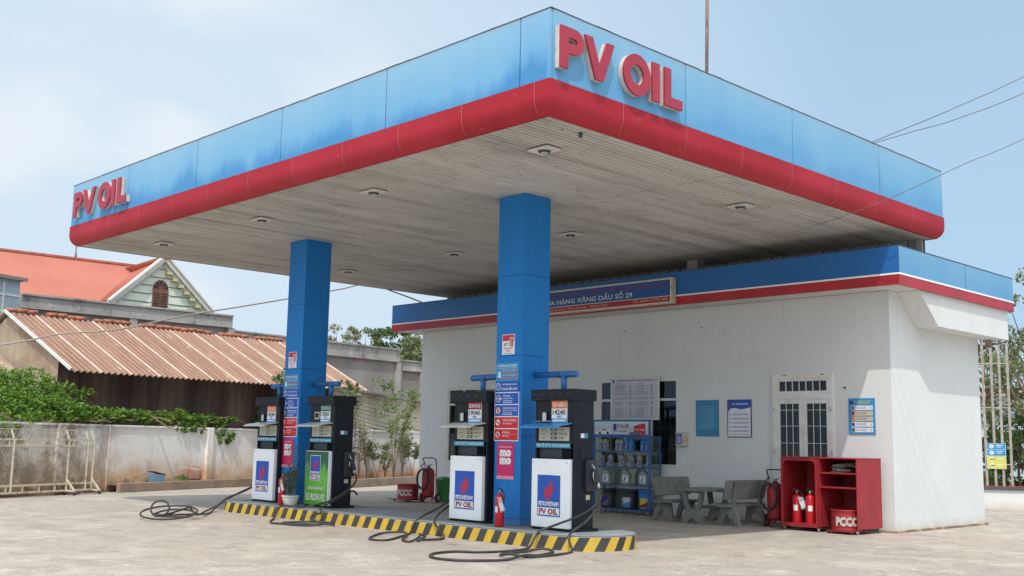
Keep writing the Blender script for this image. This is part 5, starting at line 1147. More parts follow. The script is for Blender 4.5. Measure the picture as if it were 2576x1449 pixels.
# ------------------------------------------------------------------ left boundary walls
def seg_wall(name, pts, h, th, m_, label, cap=True, pil=None, nrm=1):
    t = thing(name, label, 'wall', (pts[0][0], pts[0][1], 0))
    b = MB()
    for (xa_, ya_), (xb_, yb_) in zip(pts, pts[1:]):
        a_, c_ = Vector((xa_, ya_, h/2)), Vector((xb_, yb_, h/2)); b.beam(a_, c_, th, h, m_)
    obj('panel', b, t, True)
    if cap:
        b = MB()
        for (xa_, ya_), (xb_, yb_) in zip(pts, pts[1:]): b.beam(Vector((xa_, ya_, h+.03)), Vector((xb_, yb_, h+.03)), th+.08, .06, m_)
        obj('coping', b, t, True, bevel=.01)
    for (x_, y_) in (pil or []):
        b = MB(); d = (Vector((*pts[-1], 0))-Vector((*pts[0], 0))).normalized(); a_ = Vector((x_, y_, 0)); b.beam(a_-d*.14+Z*(h/2+.02), a_+d*.14+Z*(h/2+.02), th+.16, h+.04, m_); obj('pillar', b, t, True, bevel=.01)
    return t
A0 = Pz(-160, 1262, 0); A1 = Pz(298, 1236, 0); dW = (A1-A0).normalized()
nW = Vector((-dW.y, dW.x, 0))
A0 = A0+nW*.15; A1 = A1+nW*.15
K0 = Pz(296, 1239, 0); K1 = Pz(645, 1222, 0); dB = (K1-K0).normalized(); nB = Vector((-dB.y, dB.x, 0)); B0 = K0+nB*.5; B1 = K1+nB*.5+dB*6
pil = [B0+dB*4.35]
hW = 1.84
seg_wall('boundary_wall', [(A0.x, A0.y), (A1.x, A1.y)], hW, .12, 'stained_wall', 'badly stained white boundary wall behind the wheeled gate', True, [((A0+(A1-A0)*.62).x, (A0+(A1-A0)*.62).y), (A1.x, A1.y)])
q0 = A1+(B0-A1)*.5
seg_wall('boundary_wall', [(B0.x, B0.y), (B1.x, B1.y)], hW, .12, 'stained_wall', 'white boundary wall with ochre foot under the creeper, left of the pumps', True, [(p.x+.02, p.y) for p in pil])
K1 = K1+dB*6
b = MB(); b.beam(K0+Z*.13, K1+Z*.13, .15, .26, 'kerb_stone'); tag(obj('kerb', b, bevel=.02), 'brown kerb at the foot of the left white wall', 'kerb')
b = MB(); b.face([K0+Z*.20, K1+Z*.20, B1+Z*.20, B0+Z*.20], 'earth'); tag(obj('verge', b), kind='structure')
# right-hand stretch seen between the green pump and the shop
C0 = Pz(800, 1232, 0); C1 = Pz(1075, 1215, 0); dC = (C1-C0).normalized(); nC = Vector((-dC.y, dC.x, 0))
C1x = C1+dC*5
b = MB(); b.beam(C0-dC*2+Z*.14, C1x+Z*.14, .16, .28, 'kerb_stone'); tag(obj('kerb', b, bevel=.02), 'brown kerb of the planting strip right of the green pump', 'kerb')
D0 = C0+nC*1.3+dC*.3; D1 = C1x+nC*1.3
b = MB(); b.face([C0-dC*2+Z*.22, C1x+Z*.22, D1+Z*.22, D0+Z*.22], 'earth'); tag(obj('planting_strip', b), kind='structure')
seg_wall('boundary_wall', [(D0.x, D0.y), (D1.x, D1.y)], 1.9, .12, 'orange_soiled_wall', 'white wall with orange earth stains between the pumps and the shop', True, [((D0+(D1-D0)*.62).x, (D0+(D1-D0)*.62).y)])
# corrugated sheets leaning over that wall
def vplane_hit(px, py, P0, d):
    n = Vector((-d.y, d.x, 0)); r = _fw+_r2*((px-W/2)/FPX)+_u2*((H/2-py)/FPX); return CAM+r*((P0-CAM).dot(n)/r.dot(n))
PP = D0-nC*(-.25)
def corr_quad(tl, tr_, br, bl_, n, m_, amp=.04, horiz=True):
    b = MB(); k = n*2; outv = -nC
    if not horiz: outv = outv
    for i in range(k):
        f = lambda t: (tl+(bl_-tl)*t, tr_+(br-tr_)*t) if horiz else (tl+(tr_-tl)*t, bl_+(br-bl_)*t)
        (a_, c_), (e_, g_) = f(i/k), f((i+1)/k)
        o0 = outv*(amp if i % 2 else 0); o1 = outv*(0 if i % 2 else amp)
        q = [a_+o0, c_+o0, g_+o1, e_+o1]; b.face(q, m_, False)
    return b
h_ = lambda x, y: vplane_hit(x, y, PP, dC)
t = thing('corrugated_fence', 'weathered grey corrugated sheets sloping down above the white wall', 'fence', tuple(D0))
b = corr_quad(h_(835, 972), h_(1005, 1002), h_(1005, 1119), h_(835, 1066), 11, 'weathered_sheet'); obj('sheet', b, t, True)
b = corr_quad(h_(1001, 1000), h_(1100, 1022), h_(1100, 1112), h_(1001, 1080), 8, 'weathered_sheet'); obj('sheet', b, t, True)
b = MB(); b.beam(h_(830, 972)-nC*.1, h_(1100, 1020)-nC*.1, .25, .07, 'old_concrete'); obj('top_rail', b, t, True)

# ------------------------------------------------------------------ rusty shed
d = Vector((-.15, .99, 0)).normalized(); nn = Vector((-d.y, d.x, 0))         # nn points away from the yard
E0 = Vector((-17.66, -.77, 3.42)); Rg = 4.0; LEN = 12.2
sh = thing('rusty_shed', 'old shed with rusty corrugated roof and clay ridge tiles behind the left wall', 'shed', (E0.x, E0.y, 0))
up = Vector((nn.x*Rg, nn.y*Rg, 1.93)); slope = up.normalized()
def roof(Ea, L_, upv, m_, lap=True, pitch_=.2, amp=.04):
    b = MB(); k = int(L_/pitch_*4); nr = d.cross(upv).normalized()
    if nr.z < 0: nr = -nr
    for i in range(k):
        f = lambda j: Ea+d*(L_*j/k)+nr*(amp*math.cos(j/4*2*PI))
        a_, c_ = f(i), f(i+1); b.face([a_, c_, c_+upv, a_+upv], 'roof_lap' if lap and i % 20 == 19 else ('valley_shade' if i % 4 == 1 or i % 4 == 2 else m_), True)
    return b
obj('front_roof', roof(E0, LEN, up, 'rust_roof'), sh, True)
up2 = Vector((-nn.x*Rg, -nn.y*Rg, 1.93)); obj('back_roof', roof(E0+nn*2*Rg, LEN, up2, 'rust_roof', False), sh, True)
b = MB(); a_ = E0+Vector((0, 0, .05)); b.beam(a_-d*.03, a_+up-d*.03, .05, .09, 'window_paint'); obj('verge_board', b, sh, True)
random.seed(5); j = 0.; i = 0
while j < LEN-.1:
    if not (i % 5 == 3 and random.random() < .8):
        a_ = E0+up+d*j+Z*(.06+random.uniform(-.02, .03)); b = MB(); b.tube([a_, a_+d*.36+Z*random.uniform(-.02, .03)], .07, 'clay_tile', 8); obj('ridge_tile', b, sh, True)
    j += .34; i += 1

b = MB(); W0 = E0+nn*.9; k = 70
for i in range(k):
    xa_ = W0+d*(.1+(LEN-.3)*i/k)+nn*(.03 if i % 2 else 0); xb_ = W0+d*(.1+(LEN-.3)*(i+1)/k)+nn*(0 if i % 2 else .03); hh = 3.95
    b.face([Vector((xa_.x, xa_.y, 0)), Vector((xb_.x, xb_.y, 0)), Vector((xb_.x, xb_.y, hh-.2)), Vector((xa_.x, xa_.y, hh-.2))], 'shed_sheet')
# gable end
ge0 = W0+d*.1; ge1 = ge0+nn*(2*Rg-1.8); mid = (ge0+ge1)/2
k = 30
for i in range(k):
    a_ = ge0+(ge1-ge0)*i/k; c_ = ge0+(ge1-ge0)*(i+1)/k; hf = lambda t: 3.42+.38+1.45*(1-abs(2*t-1))
    o1, o2 = (d*.03 if i % 2 else d*0), (d*0 if i % 2 else d*.03)
    b.face([Vector((a_.x, a_.y, 0))+o1, Vector((c_.x, c_.y, 0))+o2, Vector((c_.x, c_.y, hf((i+1)/k)))+o2, Vector((a_.x, a_.y, hf(i/k)))+o1], 'tan_sheet')
obj('wall_sheets', b, sh, True)
# lean-to sheets left of the gable, under the creeper
b = MB(); L0 = E0-d*.35+nn*.6; k = 24
for i in range(k):
    f = lambda j: L0-d*(4.5*j/k)+Z*(.03*(j % 2))
    a_, c_ = f(i), f(i+1); uu = nn*3.4+Z*1.55; b.face([a_-Z*.75, c_-Z*.75, c_-Z*.75+uu, a_-Z*.75+uu], 'tan_sheet')
tag(obj('lean_to_roof', b), 'tan corrugated lean-to roof half covered by creeper at the far left', 'roof')

# ------------------------------------------------------------------ houses behind
hs = thing('red_roof_house', 'house with red metal roof and pale green gable with arched window', 'house', tuple(Vector(P(300, 900, 50)).xy)+(0,))
R1, R2 = P(0, 630, 48.1), P(345, 672, 52.1); zr = (R1.z+R2.z)/2; R1.z = R2.z = zr
GL, GR = P(269, 765, 46.3), P(532, 791, 49.6); zg = (GL.z+GR.z)/2; GL.z = GR.z = zg; AP = (GL+GR)/2; AP.z = P(412, 648, 48).z
V = P(246, 759, 45.6); V.z = zg
Re = R2+(R1-R2)*1.6; Ve = V+(R1-R2)*1.6
b = MB()
def ribbed(a0, a1, b0, b1, n, m_, amp=.09):
    nr = (a1-a0).cross(b0-a0).normalized()
    if nr.z < 0: nr = -nr
    for i in range(n):
        t0, t1 = i/n, (i+1)/n; p0, p1, q0, q1 = a0+(a1-a0)*t0, a0+(a1-a0)*t1, b0+(b1-b0)*t0, b0+(b1-b0)*t1
        b.face([p0, p1, q1, q0], m_); 
        b.faces([p0, p0+(p1-p0)*.18, q0+(q1-q0)*.18, q0]+[x+nr*amp for x in (p0+(p1-p0)*.05, p0+(p1-p0)*.13, q0+(q1-q0)*.13, q0+(q1-q0)*.05)], [(0, 1, 5, 4), (4, 5, 6, 7), (7, 6, 2, 3)], 'red_roof_rib')
ribbed(Ve, V, Re, R2, 60, 'red_roof')
ribbed(V, GL, R2, AP, 12, 'red_roof')
nh = (GR-GL).normalized(); ng = Vector((nh.y, -nh.x, 0))
if ng.dot(CAM-AP) < 0: ng = -ng
GRb = GR-ng*7; APb = AP-ng*7
ribbed(GR, GRb, AP, APb, 12, 'red_roof')
b.beam(Re+Z*.05, R2+Z*.05, .2, .1, 'clay_tile'); b.beam(R2+Z*.05, AP+Z*.05, .2, .1, 'clay_tile')
obj('roof', b, hs, True)
b = MB(); ins = ng*-.12
g0, g1, ga = GL+nh*.12+ins, GR-nh*.12+ins, AP+ins-Z*.35
b.face([Vector((g0.x, g0.y, 0)), Vector((g1.x, g1.y, 0)), g1-Z*.1, ga, g0-Z*.1], 'pale_green_wall')
b.face([Vector((g1.x, g1.y, 0)), Vector((GRb.x, GRb.y, 0)), GRb, g1], 'pale_green_wall')
V0 = Vector((V.x, V.y, 0)); b.face([V0-ng*1, Vector((Ve.x, Ve.y, 0))-ng*1, Ve-ng*1-Z*.05, V-ng*1-Z*.05], 'pale_green_wall')
wdt = (g1-g0).length; nhh = (g1-g0).normalized()
for k in range(6):
    zz = zg-.1+.38*k; t_ = max(0, (zz-zg+.1)/(ga.z-zg+.1)); a_ = g0+nhh*(wdt/2*t_); c_ = g1-nhh*(wdt/2*t_); a_.z = c_.z = zz; b.beam(a_+ng*.01, c_+ng*.01, .03, .035, 'print_grey')
obj('wall', b, hs, True)
b = MB(); 
for s_, e_ in ((GL, AP), (GR, AP)):
    b.beam(s_-(e_-s_).normalized()*.15, e_, .34, .20, 'house_white', up=(0, 0, 1)); b.beam(s_+ng*.12+Z*.14, e_+ng*.12+Z*.14, .3, .08, 'house_white'); b.beam(s_-Z*.22-ng*.15, e_-Z*.24-ng*.15, .2, .14, 'house_white')
b.lathe([(.08, 0), (.10, .1), (.04, .25)], AP+Z*.1, 'house_white', 8); obj('verge', b, hs, True)
for k in range(8): b = MB(); p_ = GR+(AP-GR)*((k+.6)/8.5)-Z*.40+ng*.02; b.beam(p_-nh*.12, p_+nh*.12, .25, .14, 'ochre_trim'); obj('bracket', b, hs, True)
b = MB(); oW = AP+ng*-.10-nhh*.05; oW.z = zg-.1; oW = oW-nhh*.42
fr = [(0, -.4), (.84, -.4), (.84, 1.0)]+arc(.42, 1.0, .42, .42, 0, 180, 10)[1:]
b.prism([(x*1.18-.075, y*1.06) for x, y in fr], oW, nhh, Z, .05, 'house_white')
b.prism([(x*.86+.06, y) for x, y in fr], oW+ng*.06, nhh, Z, .05, 'brown_shutter')
for k in range(9): b.rect(oW+ng*.06, nhh, Z, .10, -.1+k*.11, .39, -.06+k*.11, 'dark_void', .01); b.rect(oW+ng*.06, nhh, Z, .45, -.1+k*.11, .74, -.06+k*.11, 'dark_void', .01)
for k in range(5): 
    a = R_(18+36*k); b.poly(oW+ng*.06, nhh, Z, [(.42+.08*math.cos(a), 1.0+.08*math.sin(a)), (.42+.34*math.cos(a-.2), 1.0+.34*math.sin(a-.2)), (.42+.34*math.cos(a+.2), 1.0+.34*math.sin(a+.2))], 'dark_void', .01)
obj('arched_window', b, hs, True)
b = MB(); p_ = R1+(R2-R1)*.53; b.cyl(p_, p_+Z*1.1, .025, 'wire', 5); b.cyl(p_, p_+Z*.3, .06, 'wire', 6); obj('lightning_rod', b, hs, True)
# grey concrete neighbour: long side walls with mouldy parapets
def parapet(name, a_, c_, z, bandh, label, depth=6, z_low=0):
    t = thing(name, label, 'building', (a_.x, a_.y, 0)); dd = (c_-a_); dd.z = 0; dd.normalize(); n_ = Vector((-dd.y, dd.x, 0))
    if n_.dot(CAM-a_) > 0: n_ = -n_
    a0, c0 = Vector((a_.x, a_.y, 0)), Vector((c_.x, c_.y, 0))
    b = MB(); b.prism([(0, z_low), ((c0-a0).length, z_low), ((c0-a0).length, z-bandh), (0, z-bandh)], a0, dd, Z, -.0, 'old_concrete') if False else None
    b.beam(a0+n_*.3+Z*(z-bandh)/2, c0+n_*.3+Z*(z-bandh)/2, .3, z-bandh, 'old_concrete'); b.beam(a0+n_*depth+Z*(z-bandh)/2, c0+n_*depth+Z*(z-bandh)/2, .3, z-bandh, 'old_concrete')
    for p_ in (a0, c0): b.beam(p_+n_*.46+Z*(z-bandh)/2, p_+n_*(depth-.16)+Z*(z-bandh)/2, .3, z-bandh, 'old_concrete')
    obj('wall', b, t, True)
    b = MB(); b.beam(a0+n_*.12+Z*(z-bandh/2), c0+n_*.12+Z*(z-bandh/2), .3, bandh, 'mouldy_concrete'); b.beam(a0+n_*.10+Z*(z+.03), c0+n_*.10+Z*(z+.03), .44, .07, 'mouldy_concrete')
    for p_ in (a0, c0): b.beam(p_+n_*.3+Z*(z-bandh/2), p_+n_*depth+Z*(z-bandh/2), .3, bandh, 'mouldy_concrete')
    obj('parapet', b, t, True); 
    b = MB(); n = max(2, int((c0-a0).length/4.5))
    for i in range(n+1):
        p_ = a0+(c0-a0)*(i/n); b = MB(); b.beam(p_-dd*.16+n_*.10+Z*(z-bandh)/2, p_+dd*.16+n_*.10+Z*(z-bandh)/2, .2, z-bandh-.01, 'mouldy_concrete'); obj('pilaster', b, t, True)
    return t
parapet('concrete_building', P(55, 745, 42), P(585, 800, 48.3), 6.92, .5, 'grey concrete building with mouldy parapet in front of the red roof')
parapet('concrete_building', P(587, 835, 48.4), P(1005, 883, 57), 6.28, .62, 'lower grey concrete building behind the columns and the shed')
parapet('concrete_building', P(1007, 908, 57.3), P(1120, 921, 59.5), 5.75, .5, 'lowest grey concrete block, just left of the white shop')
t = thing('blue_grey_house', 'pale blue grey house corner with white bands at the far left edge', 'house', (P(20, 900, 40).x, P(20, 900, 40).y, 0))
a_, c_ = P(-150, 690, 37), P(52, 704, 40); z = c_.z; a0, c0 = Vector((a_.x, a_.y, 0)), Vector((c_.x, c_.y, 0)); dd = (c0-a0).normalized(); n_ = Vector((-dd.y, dd.x, 0)); n_ = n_ if n_.dot(CAM-a0) < 0 else -n_
b = MB(); b.beam(a0+n_*1.4+Z*z/2, c0+n_*1.4+Z*z/2, 2.8, z-.01, 'blue_house'); obj('wall', b, t, True)
b = MB()
for k in range(4): b.beam(a0+Z*(z-.62-.62*k)-n_*.01, c0+Z*(z-.62-.62*k)-n_*.01, .06, .07, 'window_paint')
b.beam(c0-dd*.75+Z*z/2-n_*.01, c0-dd*.68+Z*z/2-n_*.01, .05, z-.3, 'window_paint'); obj('bands', b, t, True)
b = MB(); b.beam(a0-dd*.1+Z*z, c0+dd*.12+Z*z+n_*.0, .5, .12, 'old_concrete'); obj('cornice', b, t, True)

# ------------------------------------------------------------------ creeper over the left wall
random.seed(21)
def blob(c_, r, n, zs=1.): 
    out = []
    for _ in range(n):
        v = Vector((random.gauss(0, 1), random.gauss(0, 1), random.gauss(0, 1))); v = v.normalized()*(random.random()**.35); out.append(Vector((c_[0]+v.x*r, c_[1]+v.y*r, c_[2]+v.z*r*zs)))
    return out
pts = []
back = nW*.5
def along(t): return A0+(A1-A0)*t
def hit(px, py, P0, d):
    n = Vector((-d.y, d.x, 0)); r = _fw+_r2*((px-W/2)/FPX)+_u2*((H/2-py)/FPX); return CAM+r*((P0-CAM).dot(n)/r.dot(n))
TOPX = [(-80, 905), (0, 908), (26, 928), (60, 914), (96, 917), (120, 932), (146, 952), (163, 988), (206, 1008), (240, 1018), (300, 1026), (400, 1024), (470, 1030), (555, 1040), (600, 1060)]
def topy(px):
    for (xa_, ya_), (xb_, yb_) in zip(TOPX, TOPX[1:]):
        if px <= xb_: return ya_+(yb_-ya_)*(px-xa_)/(xb_-xa_)
    return 1060
for i in range(330):   # thick mass at the left, climbing the lean-to roof
    px = random.uniform(-60, 185); r_ = random.uniform(.10, .26); py = random.uniform(topy(px)+r_*85, 1056); o_ = -.1+(1060-py)/80.+random.uniform(0, .5)
    pts += blob(hit(px, py, A0+nW*o_, dW), r_, int(50*r_/.18))
for i in range(90):
    px = random.uniform(185, 300); pts += blob(hit(px, random.uniform(topy(px)+9, 1060), A0+nW*random.uniform(-.05, .3), dW), random.uniform(.08, .18), 34)
for i in range(185):   # a rope of leaves along the wall top
    px = random.uniform(290, 565); gap_ = .5+.5*math.sin(px/19.)
    pts += blob(hit(px, random.uniform(topy(px)+7+gap_*8, 1064-gap_*6), B0+nB*random.uniform(-.05, .35), dB), random.uniform(.07, .16), 26)
for i in range(30): pts += blob(hit(random.uniform(540, 590), random.uniform(1050, 1115), B0-nB*.10, dB), random.uniform(.05, .13), 24)
for i in range(24): pts += blob(hit(random.uniform(440, 515), random.uniform(1062, 1090), B0-nB*.10, dB), random.uniform(.04, .10), 16)
for i in range(16): pts += blob(hit(random.uniform(165, 235), random.uniform(965, 1010), A0+nW*.9, dW), random.uniform(.08, .16), 16)
for i in range(14): pts += blob(hit(random.uniform(-20, 60), random.uniform(1062, 1110), A0-nW*.12, dW), random.uniform(.05, .12), 18)
cr_ = thing('creeper', 'bright green leafy creeper spilling over the left boundary wall', 'creeper', (A0.x, A0.y, 0))
b = MB(); b.leaves(pts, .055, 'ivy_leaf', .5); obj('leaves', b, cr_, True)
b = MB()
for k in range(14):
    px = 180+k*28; q = [P(px+random.uniform(-20, 20)+j*26, 1056+random.uniform(-8, 8), 29.5+(px+j*26-170)/62.) for j in range(4)]; b.tube(spline(q, 4), .018, 'dry_stem', 5)
for q in ([(360, 1078), (390, 1050), (430, 1062)], [(370, 1040), (400, 1060), (425, 1075), (445, 1070)]): b.tube(spline([P(x, y, 32.6) for x, y in q], 4), .02, 'dry_stem', 5)
obj('vines', b, cr_, True)
pts = []
for i in range(30): pts += blob(P(random.uniform(690, 720), random.uniform(940, 1050), 37.6), .25, 26)
for i in range(26): pts += blob(P(random.uniform(640, 720), random.uniform(1025, 1068), 37.4), .22, 26)
b = MB(); b.leaves(pts, .07, 'dark_leaf'); tag(obj('shrub', b), 'dark shrub in the shade under the shed eave, left of the far column', 'shrub')

# ------------------------------------------------------------------ trees
def tree(label, base, h, cr, n, leaf, size, seed, zfrac=.62, name='tree', trunk=.12, gaps=.5, clumps=22, group=None, squash=.8):
    random.seed(seed); t = thing(name, label, 'tree', tuple(base), 0, group)
    st = MB(); lv = MB(); top = Vector((random.uniform(-.2, .2), random.uniform(-.2, .2), h*zfrac))
    st.tube(spline([(0, 0, 0), (random.uniform(-.1, .1), 0, h*zfrac*.5), top], 5), trunk, 'bark', 8, r1=trunk*.5)
    for k in range(clumps):
        th = random.uniform(0, 6.28); u = random.uniform(-.75, 1); rr_ = cr*math.sqrt(max(.05, 1-u*u*.8))*random.uniform(.35, 1)
        c_ = Vector((rr_*math.cos(th), rr_*math.sin(th), h-cr*squash+u*cr*squash*.85)); s0 = Vector((0, 0, h*random.uniform(.3, zfrac)))
        st.tube(spline([s0, (s0+c_)/2+Vector((0, 0, random.uniform(-.2, .3))), c_], 4), trunk*.32, 'bark', 5, r1=trunk*.06)
        lv.leaves(blob(c_, cr*random.uniform(.16, .34)*(1.2-gaps*.4), n//clumps, .65), size, leaf, .25)
    obj('trunk', st, t); obj('crown', lv, t); return t
def gp(px, d_): p_ = P(px, 1100, d_); return Vector((p_.x, p_.y, 0))
gt = 'trees behind the concrete wall'
tree('dark dense tree above the grey wall left of the shop roof', gp(985, 66), 8.6, 1.9, 5200, 'dark_leaf', .11, 1, group=gt)
tree('broad green tree directly behind the shop corner', gp(1050, 64), 7.9, 2.6, 6000, 'olive_leaf', .12, 2, group=gt)
tree('thin sparse tree above the grey wall right of the far column', gp(850, 68), 9.0, 1.9, 1500, 'dusty_leaf', .10, 3, gaps=1., clumps=16, group=gt)
tree('small sparse tree above the grey wall, between the thin and the dark tree', gp(905, 68), 8.7, 1.8, 1700, 'olive_leaf', .10, 4, gaps=1., clumps=16, group=gt)
# sapling and dry shrubs in the planting strip
def sapling(label, base, h, leaf, n, seed, spread=.5, stems=3, lowest=.45, leafsize=.05, thick=.02, name='sapling', cat='plant', group=None):
    random.seed(seed); t = thing(name, label, cat, tuple(base), 0, group); st = MB(); lv = MB()
    for k in range(stems):
        th = random.uniform(0, 6.28); hh = h*random.uniform(.8, 1); q = [Vector((0, 0, 0)), Vector((spread*.15*math.cos(th), spread*.15*math.sin(th), hh*.3)), Vector((spread*.5*math.cos(th), spread*.5*math.sin(th), hh*.7)), Vector((spread*.6*math.cos(th+.4), spread*.6*math.sin(th+.4), hh))]
        pth = spline(q, 6); st.tube(pth, thick, 'dry_stem', 6, r1=thick*.3)
        for p_ in pth:
            if p_.z > hh*lowest and random.random() < .85:
                for _ in range(2):
                    a_ = random.uniform(0, 6.28); e_ = p_+Vector((math.cos(a_), math.sin(a_), random.uniform(.2, .7)))*random.uniform(.15, .45)*spread*1.4
                    st.tube([p_, e_], thick*.3, 'dry_stem', 4, r1=thick*.1); lv.leaves([p_+(e_-p_)*random.random()+Vector((random.gauss(0, .05), random.gauss(0, .05), random.gauss(0, .05))) for _ in range(n)], leafsize, leaf, .4)
    obj('stems', st, t); obj('foliage', lv, t) if lv.V else None
    return t
def strip(px, t_=.5): 
    q = vplane_hit(px, 1190, C0+nC*(1.3*t_), dC); return Vector((q.x, q.y, .22))
sapling('young tree with fresh green leaves beside the shop corner', strip(990, .4), 3.75, 'sapling_leaf', 11, 31, spread=1.15, stems=4, lowest=.35, leafsize=.075, thick=.028)
gs_ = 'shrubs in the planting strip by the wall'
sapling('bushy low shrub with dull green leaves by the white wall', strip(948, .6), 1.35, 'olive_leaf', 24, 32, .5, 3, .5, .05, .012, 'shrub', group=gs_)
sapling('small green shrub nearest the shop corner', strip(1036, .6), 1.5, 'olive_leaf', 22, 33, .5, 3, .55, .06, .012, 'shrub', group=gs_)
for k, (px, hh, lf, n, lb) in enumerate(((884, 2.6, 'dusty_leaf', 4, 'tall dry bush right beside the green pump'), (902, 2.2, 'dusty_leaf', 3, 'second dry bush from the green pump'), (922, 2.0, 'dusty_leaf', 2, 'third dry bush from the green pump'), (968, 1.0, 'dusty_leaf', 3, 'leafless dry twigs between the low shrub and the sapling'), (1012, 1.9, 'dusty_leaf', 3, 'dry twiggy bush just right of the sapling'))):
    sapling(lb, strip(px, .55), hh, lf, n, 40+k, .34, 5, .3, .05, .013, 'dry_bush', group='dry bushes in the planting strip')
sapling('long leafed plant rising behind the green pump', strip(868, .3), 3.6, 'olive_leaf', 8, 60, .7, 3, .75, .11, .02, 'tall_plant')

# ------------------------------------------------------------------ wheeled gate barrier at the left
g0, g1 = Vector((-14.80, -3.55, 0)), Vector((-16.153, -.60, 0)); dg_ = (g1-g0).normalized(); g0 = g0-dg_*1.2; Lg = (g1-g0).length; ngt = Vector((dg_.y, -dg_.x, 0))
if ngt.dot(CAM-g0) < 0: ngt = -ngt
t = thing('rolling_gate', 'cream rusty rolling gate with chain link mesh standing at the left wall', 'gate', tuple(g0))
b = MB(); q = lambda s, z, o_=0: g0+dg_*s+Z*z+ngt*o_
for z in (.12, .30, 1.30, 1.46): b.beam(q(0, z), q(Lg, z), .04, .05, 'cream_paint')
b.beam(q(0, 1.72, -.12), q(Lg-.1, 1.72, -.12), .03, .03, 'cream_paint')
for s in (.4, 1.6, Lg-.95, Lg-.25, Lg-.02): b.beam(q(s, .12, .005), q(s, 1.46, .005), .045, .045, 'cream_paint'); b.beam(q(s, 1.46), q(s, 1.72, -.12), .035, .035, 'cream_paint')
for s in [.9+.55*k for k in range(6)]:
    if s < Lg: b.beam(q(s, .12), q(s, .30), .03, .03, 'cream_paint'); b.beam(q(s, 1.30), q(s, 1.46), .03, .03, 'cream_paint')
for s in (.4, Lg-.95, Lg-.02): b.beam(q(s, .42), q(s, .10, .32), .04, .04, 'cream_paint'); b.beam(q(s, .12), q(s, .10, .34), .04, .04, 'cream_paint')
obj('frame', b, t, True)
b = MB(); cell = .085; z0, z1 = .32, 1.29; hh = z1-z0
s = -hh
while s < Lg:
    for sg_ in (1, -1):
        sa, za, sb, zb = (s, z0, s+hh, z1) if sg_ > 0 else (s, z1, s+hh, z0)
        if sa < 0: za += (0-sa)*sg_; sa = 0
        if sb > Lg: zb -= (sb-Lg)*sg_; sb = Lg
        if sb > sa: b.tube([q(sa, za, -.01*sg_), q(sb, zb, -.01*sg_)], .0045, 'bar_paint', 3)
    s += cell*1.414
s = -.26
while s < Lg-.15:
    for sg_ in (1, -1): b.tube([q(max(0, s), 1.46 if sg_ > 0 else 1.72, 0 if sg_ > 0 else -.12), q(s+.26, 1.72 if sg_ > 0 else 1.46, -.12 if sg_ > 0 else 0)], .0045, 'bar_paint', 3)
    s += cell*1.414
obj('wire_mesh', b, t, True)
for s, o_ in ((.4, .32), (Lg-.95, .32), (Lg-.02, .32), (.4, -.02), (Lg-.95, -.02), (Lg-.5, 0)):
    b = MB(); c_ = q(s, .055, o_); b.cyl(c_-ngt*.02, c_+ngt*.02, .055, 'rubber', 14); b.box(c_.x-.03, c_.y-.03, .06, c_.x+.03, c_.y+.03, .12, 'old_steel'); obj('wheel', b, t, True)
# litter on the kerb
p_ = P(394, 1218, 31.3); p_ = vplane_hit(394, 1215, K0+Vector((-.15, .0, 0)), (K1-K0).normalized())
t = thing('blue_crate', 'pale blue plastic box with black lid on the kerb by the left wall', 'box', (p_.x, p_.y, .262))
b = MB(); b.box(-.22, -.12, 0, .20, .12, .22, 'crate_blue'); obj('tub', b, t, bevel=.01); b = MB(); b.beam((-.24, 0, .30), (.22, 0, .20), .26, .025, 'dark_plastic'); obj('lid', b, t); t.rotation_euler.z = R_(100)
p_ = vplane_hit(488, 1205, K0+Vector((-.15, .0, 0)), (K1-K0).normalized())
t = thing('jerrycan', 'dirty red plastic jerrycan leaning by the left wall', 'jerrycan', (p_.x, p_.y, .262), R_(100))
b = MB(); b.box(-.20, -.13, 0, .20, .13, .36, 'jerry_red'); obj('body', b, t, bevel=.05); b = MB(); b.tube(spline([(-.12, 0, .34), (-.1, 0, .42), (.06, 0, .42), (.08, 0, .34)], 4), .018, 'jerry_red', 6); b.cyl((.14, 0, .33), (.15, 0, .41), .03, 'jerry_red', 8); obj('handle', b, t)
p_ = vplane_hit(458, 1208, K0+Vector((-.15, .0, 0)), (K1-K0).normalized()); random.seed(8)
b = MB(); b.leaves(blob((p_.x, p_.y, .34), .22, 60, .4), .06, 'ivy_leaf'); b.tube([(p_.x, p_.y, .26), (p_.x, p_.y, .62)], .05, 'old_steel', 8); b.beam((p_.x-.1, p_.y, .63), (p_.x+.08, p_.y+.12, .66), .1, .03, 'beige_panel')
tag(obj('weed_clump', b), 'weeds round a dusty bottle on the kerb, left of the jerrycan', 'plant')

# ------------------------------------------------------------------ right side: low wall, bars, sign, far wall, trees
t = thing('low_wall', 'low white wall with dark coping behind the right end of the shop', 'wall', (1, 19, 0))
a_, c_ = Vector((-3.5, 16.6, 0)), Vector((5.5, 22.0, 0))
b = MB(); b.beam(a_+Z*.26, c_+Z*.26, .3, .52, 'plaster'); obj('body', b, t, True)
b = MB(); b.beam(a_+Z*.56, c_+Z*.56, .42, .08, 'dark_coping'); b.beam(a_+Z*.615, c_+Z*.615, .3, .025, 'dull_red'); obj('coping', b, t, True, bevel=.01)
dd = (c_-a_).normalized()
t = thing('bar_fence', 'tall pale steel bars rising from the low wall beside the shop', 'fence', (1, 19, .6))
def onlow(px): 
    n_ = Vector((-dd.y, dd.x, 0)); r = _fw+_r2*((px-W/2)/FPX)+_u2*((H/2-1100)/FPX); p = CAM+r*((a_-CAM).dot(n_)/r.dot(n_)); p.z = 0; return p
dist = (onlow(2500)-CAM).length
b = MB(); prev = None
